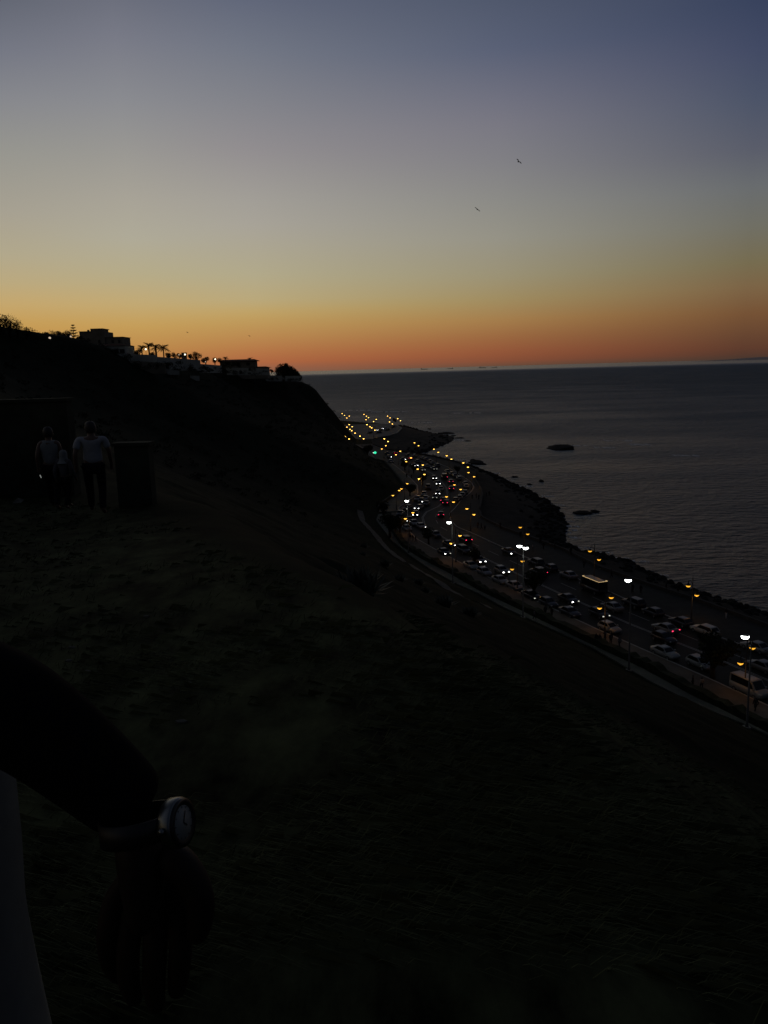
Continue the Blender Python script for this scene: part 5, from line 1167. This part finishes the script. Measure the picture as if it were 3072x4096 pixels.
LIT = [(200,2445,.06,'pale scrap at the left, high on the trodden slope'),(585,2468,.10,'long pale strip of litter highest on the trodden slope'),(286,2591,.08,'crumpled pale scrap left of the middle of the trodden slope'),(275,2645,.10,'largest of the pale scraps left, just below the crumpled one'),
 (352,2688,.08,'flat torn pale scrap below the other left-hand scraps'),(752,2737,.07,'bright folded pale scrap alone in the middle of the slope'),(726,2889,.09,'flat pale scrap above the wristwatch'),(1038,2606,.05,'tiny bright bottle cap scrap on the upper slope'),(2212,3300,.08,'pale curved strip of litter low on the right of the slope'),(1090,2418,.05,'small pale scrap near the lip of the bank')]
for i, (px, py, sz, lab) in enumerate(LIT):
    p = at(px, py, 42.0)
    for _ in range(12): p = at(px, py, min(44.3, ground(p.x, p.y)))
    z = ground(p.x, p.y); k = sz*max(1, p.y/7)*.42; q = MB(); r_ = random.Random(i)
    top = [(k*r_.uniform(.6,1)*math.cos(a), k*.6*r_.uniform(.6,1)*math.sin(a), k*r_.uniform(.05,.4)) for a in (0,1,2.1,3.1,4.2,5.2)]
    q.add(top+[(0,0,k*.45)]+[(x,y,-.02) for x,y,_ in top], [(6,j,(j+1)%6) for j in range(6)]+[(j,7+j,7+(j+1)%6,(j+1)%6) for j in range(6)])
    tag(q.build('litter', MATS['litter_paper'], None, (p.x, p.y, z)), lab, 'litter', 'scraps of litter on the trodden slope')

# ------------------------------------------------------------------ the companion at the left: arm in a dark sleeve, wristwatch
G0 = ground(-.62, .78)
cp = thing('person', (-.62, .80, G0), 'companion at the left edge in a dark sleeve and pale tunic, watch hand hanging down', 'person')
o0 = Vector(cp.location)
def W(px, py, Y): return aty(px, py, Y)-o0
sh = Vector((-.60,.66,44.97))-o0; el = Vector((-.415,.55,44.80))-o0; mid = W(10, 2790, .555); wr = W(550, 3270, .565)
hgt = 44.97+.13
bodyV = [Vector((.0,0,.92*1.0)), Vector((0,0,1.15)), Vector((-.02,-.02,1.38)), Vector((-.03,-.03,44.99-G0+.03)), Vector((-.03,0,44.99-G0+.17)), Vector((-.03,.02,44.99-G0+.27)),
         sh, el, mid, wr, Vector((-.26,-.1,sh.z)), Vector((-.34,-.12,sh.z-.28)), Vector((-.33,.02,sh.z-.52)),
         Vector((.10,0,.86)), Vector((.11,.02,.47)), Vector((.11,.0,.08)), Vector((.12,.14,.04)), Vector((-.10,0,.86)), Vector((-.11,.02,.47)), Vector((-.11,.0,.08)), Vector((-.12,.14,.04))]
bodyE = [(0,1),(1,2),(2,3),(3,4),(4,5),(2,6),(6,7),(7,8),(8,9),(2,10),(10,11),(11,12),(0,13),(13,14),(14,15),(15,16),(0,17),(17,18),(18,19),(19,20)]
bodyR = [.14,.13,.14,.055,.09,.07,.06,.045,.038,.027,.06,.042,.03,.085,.058,.04,.035,.085,.058,.04,.035]
me_ = skin_mesh(bodyV, bodyE, bodyR, 2)
# hand hanging from the wrist, joined into the body mesh
def hand_chain():
    parts = []
    pal = [wr, W(575,3420,.565), W(600,3560,.568), W(610,3660,.57)]
    parts.append(skin_mesh(pal, [(0,1),(1,2),(2,3)], [(.027,.022),(.036,.02),(.042,.017),(.038,.014)], 2))
    for (bx, by), (mx, my), (qx, qy), (tx, ty), r in [((455,3600),(425,3740),(440,3850),(480,3920),.0085),((535,3640),(510,3800),(515,3930),(545,4010),.0095),((625,3650),(620,3820),(615,3950),(630,4040),.0098),((715,3620),(725,3780),(715,3900),(705,3980),.0095)]:
        parts.append(skin_mesh([W((bx+600)/2, by-110, .568), W(bx,by,.568), W(mx,my,.56), W(qx,qy,.566), W(tx,ty,.575)], [(0,1),(1,2),(2,3),(3,4)], [r*1.05, r*1.15, r*1.05, r, r*.75], 2))
    parts.append(skin_mesh([W(630,3400,.56), W(745,3470,.555), W(805,3590,.55), W(800,3700,.55), W(780,3770,.552)], [(0,1),(1,2),(2,3),(3,4)], [.016,.0145,.012,.0105,.008], 2))
    return parts
bm = bmesh.new(); bm.from_mesh(me_)
for q in hand_chain(): bm.from_mesh(q)
bm.to_mesh(me_); bm.free()
me_.polygons.foreach_set('use_smooth', [True]*len(me_.polygons)); me_.materials.clear()
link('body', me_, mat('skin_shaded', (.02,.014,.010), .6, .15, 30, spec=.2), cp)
sl = skin_mesh([Vector((-.08,-.03,sh.z+.0)), sh, el, mid, W(300,3020,.56), W(470,3170,.565), W(575,3262,.565)], [(0,1),(1,2),(2,3),(3,4),(4,5),(5,6)], [.09,.08,.056,.043,.037,.033,.030], 2); sl.materials.clear()
link('sleeve', sl, mat('sleeve_black', (.006,.006,.007), .95, .2, 40, spec=.05), cp)
hm = MB(); c = bodyV[4]; hm.lathe([(.001,.17),(.06,.165),(.105,.12),(.125,.03),(.122,-.04),(.1,-.1)], (c.x, c.y-.02, c.z+.02), 16); link('hair', hm.mesh('hair'), hairm, cp)
tu = MB(); vs = []; rows = [(3050,-66),(3200,-20),(3450,14),(3700,38),(3850,66),(4096,118),(4400,195)]; n = 24
rings = [(44.90-G0, .20, .11, -.04), (44.80-G0, .215, .13, -.03)]
for py, px in rows:
    p = W(px, py, .75); rings.append((p.z, None, p.x, None))
prev = None; NS = 0
for rg in rings:
    z = rg[0]
    if rg[1] is not None: cx0, rx, ry = rg[3], rg[1], rg[2]
    else: xr = rg[2]; cx0 = -.02; rx = xr-cx0; ry = .13
    for k in range(n):
        a = 2*math.pi*k/n; fold = 1+.03*math.sin(a*7+z*4); vs.append((cx0+rx*math.cos(a)*fold, -.03+ry*math.sin(a)*fold, z))
    NS += 1
z = vs[-1][2]
for k in range(n): a = 2*math.pi*k/n; vs.append((-.02+.36*math.cos(a), -.03+.19*math.sin(a), .35))
tu.add(vs, [(j*n+k, (j+1)*n+k, (j+1)*n+(k+1) % n, j*n+(k+1) % n) for j in range(NS) for k in range(n)], 0, True)
link('tunic', tu.mesh('tunic'), mat('tunic_cloth', (.15,.16,.145), .95, .12, 12, spec=.1), cp)
# watch
wc = W(728, 3290, .535)+o0; view = (Vector((0,0,CZ))-wc).normalized()
Nn = (_R*.94+view*.30+_U*.05).normalized(); ax = (-_U*.96-_R*.12); ax = (ax-Nn*ax.dot(Nn)).normalized(); bx = Nn.cross(ax)
wt_ = thing('wristwatch', wc, 'round steel wristwatch with a pale dial on the hanging wrist', 'watch'); wt_.scale = (.88, .88, .88)
def disc_l(prof, name, M, par):
    q = MB(); n = 40; vs = []
    for r, z in prof:
        for k in range(n): a = 2*math.pi*k/n; vs.append(Nn*z+ax*math.cos(a)*r+bx*math.sin(a)*r)
    q.add(vs, [(i*n+k, i*n+(k+1) % n, (i+1)*n+(k+1) % n, (i+1)*n+k) for i in range(len(prof)-1) for k in range(n)]+[tuple(range((len(prof)-1)*n, len(prof)*n))], 0, True); return q.build(name, M, par)
steel = mat('watch_steel', (.20,.21,.20), .34, metallic=1.0)
cs = disc_l([(.012,-.013),(.0185,-.0125),(.0205,-.010),(.0205,-.002),(.0195,.0)], 'case', steel, wt_)
disc_l([(.0195,.0005),(.0192,.002),(.0158,.0026),(.0138,.0012)], 'bezel', mat('bezel_black', (.008,.008,.008), .3), wt_)
di = disc_l([(.0139,.0008),(.0138,.0013)], 'dial', mat('dial_pale', (.26,.28,.26), .6, .05, 200), wt_)
hnds = MB()
for ang, ln in ((.9, .006), (2.7, .0095)):
    d = ax*math.cos(ang)+bx*math.sin(ang); s = (ax*-math.sin(ang)+bx*math.cos(ang))*.0006
    hnds.add([Nn*.0018-s, Nn*.0018+s, Nn*.0018+s+d*ln, Nn*.0018-s+d*ln], [(0,1,2,3)])
hnds.build('hands', MATS['bezel_black'], di)
mk = MB()
for k in range(12):
    d = ax*math.cos(k*math.pi/6)+bx*math.sin(k*math.pi/6); s = (ax*-math.sin(k*math.pi/6)+bx*math.cos(k*math.pi/6))*.0004; mk.add([Nn*.0016+d*.0118-s, Nn*.0016+d*.0118+s, Nn*.0016+d*.0132+s, Nn*.0016+d*.0132-s], [(0,1,2,3)])
mk.build('hour_marks', MATS['bezel_black'], di)
cw = MB(); p0 = bx*.0; cw.tube([ax*.0-bx*.020-Nn*.006, ax*.0-bx*.0245-Nn*.006], .0028, 10); cw.build('crown', steel, wt_)
# strap: an oval band round the wrist
wc2 = wr+o0-wc; cen = (wc2+Nn*0); cen = -Nn*.039
st = MB(); vs = []; n = 40
for sgn in (-1, 1):
    for k in range(n):
        a = 2*math.pi*k/n; rx, ry = .030, .034
        for off in (0.0, .0022): vs.append(cen+Nn*(math.cos(a)*(rx+off))+bx*(math.sin(a)*(ry+off))+ax*(sgn*.0095))
fs = []
for k in range(n):
    k2 = (k+1) % n; A, B_ = 2*k, 2*k2; O2 = 2*n
    fs += [(A+1, B_+1, O2+B_+1, O2+A+1), (A, O2+A, O2+B_, B_), (A, B_, B_+1, A+1), (O2+A, O2+A+1, O2+B_+1, O2+B_)]
st.add(vs, fs, 0, True); st.build('strap', mat('strap_leather', (.008,.008,.006), .55, .2, 80), wt_)

SC.render.engine = 'CYCLES'
SC.cycles.max_bounces = 4; SC.cycles.diffuse_bounces = 2; SC.cycles.glossy_bounces = 2; SC.cycles.use_adaptive_sampling = False
SC.cycles.sample_clamp_indirect = 4.0; SC.cycles.caustics_reflective = False; SC.cycles.caustics_refractive = False
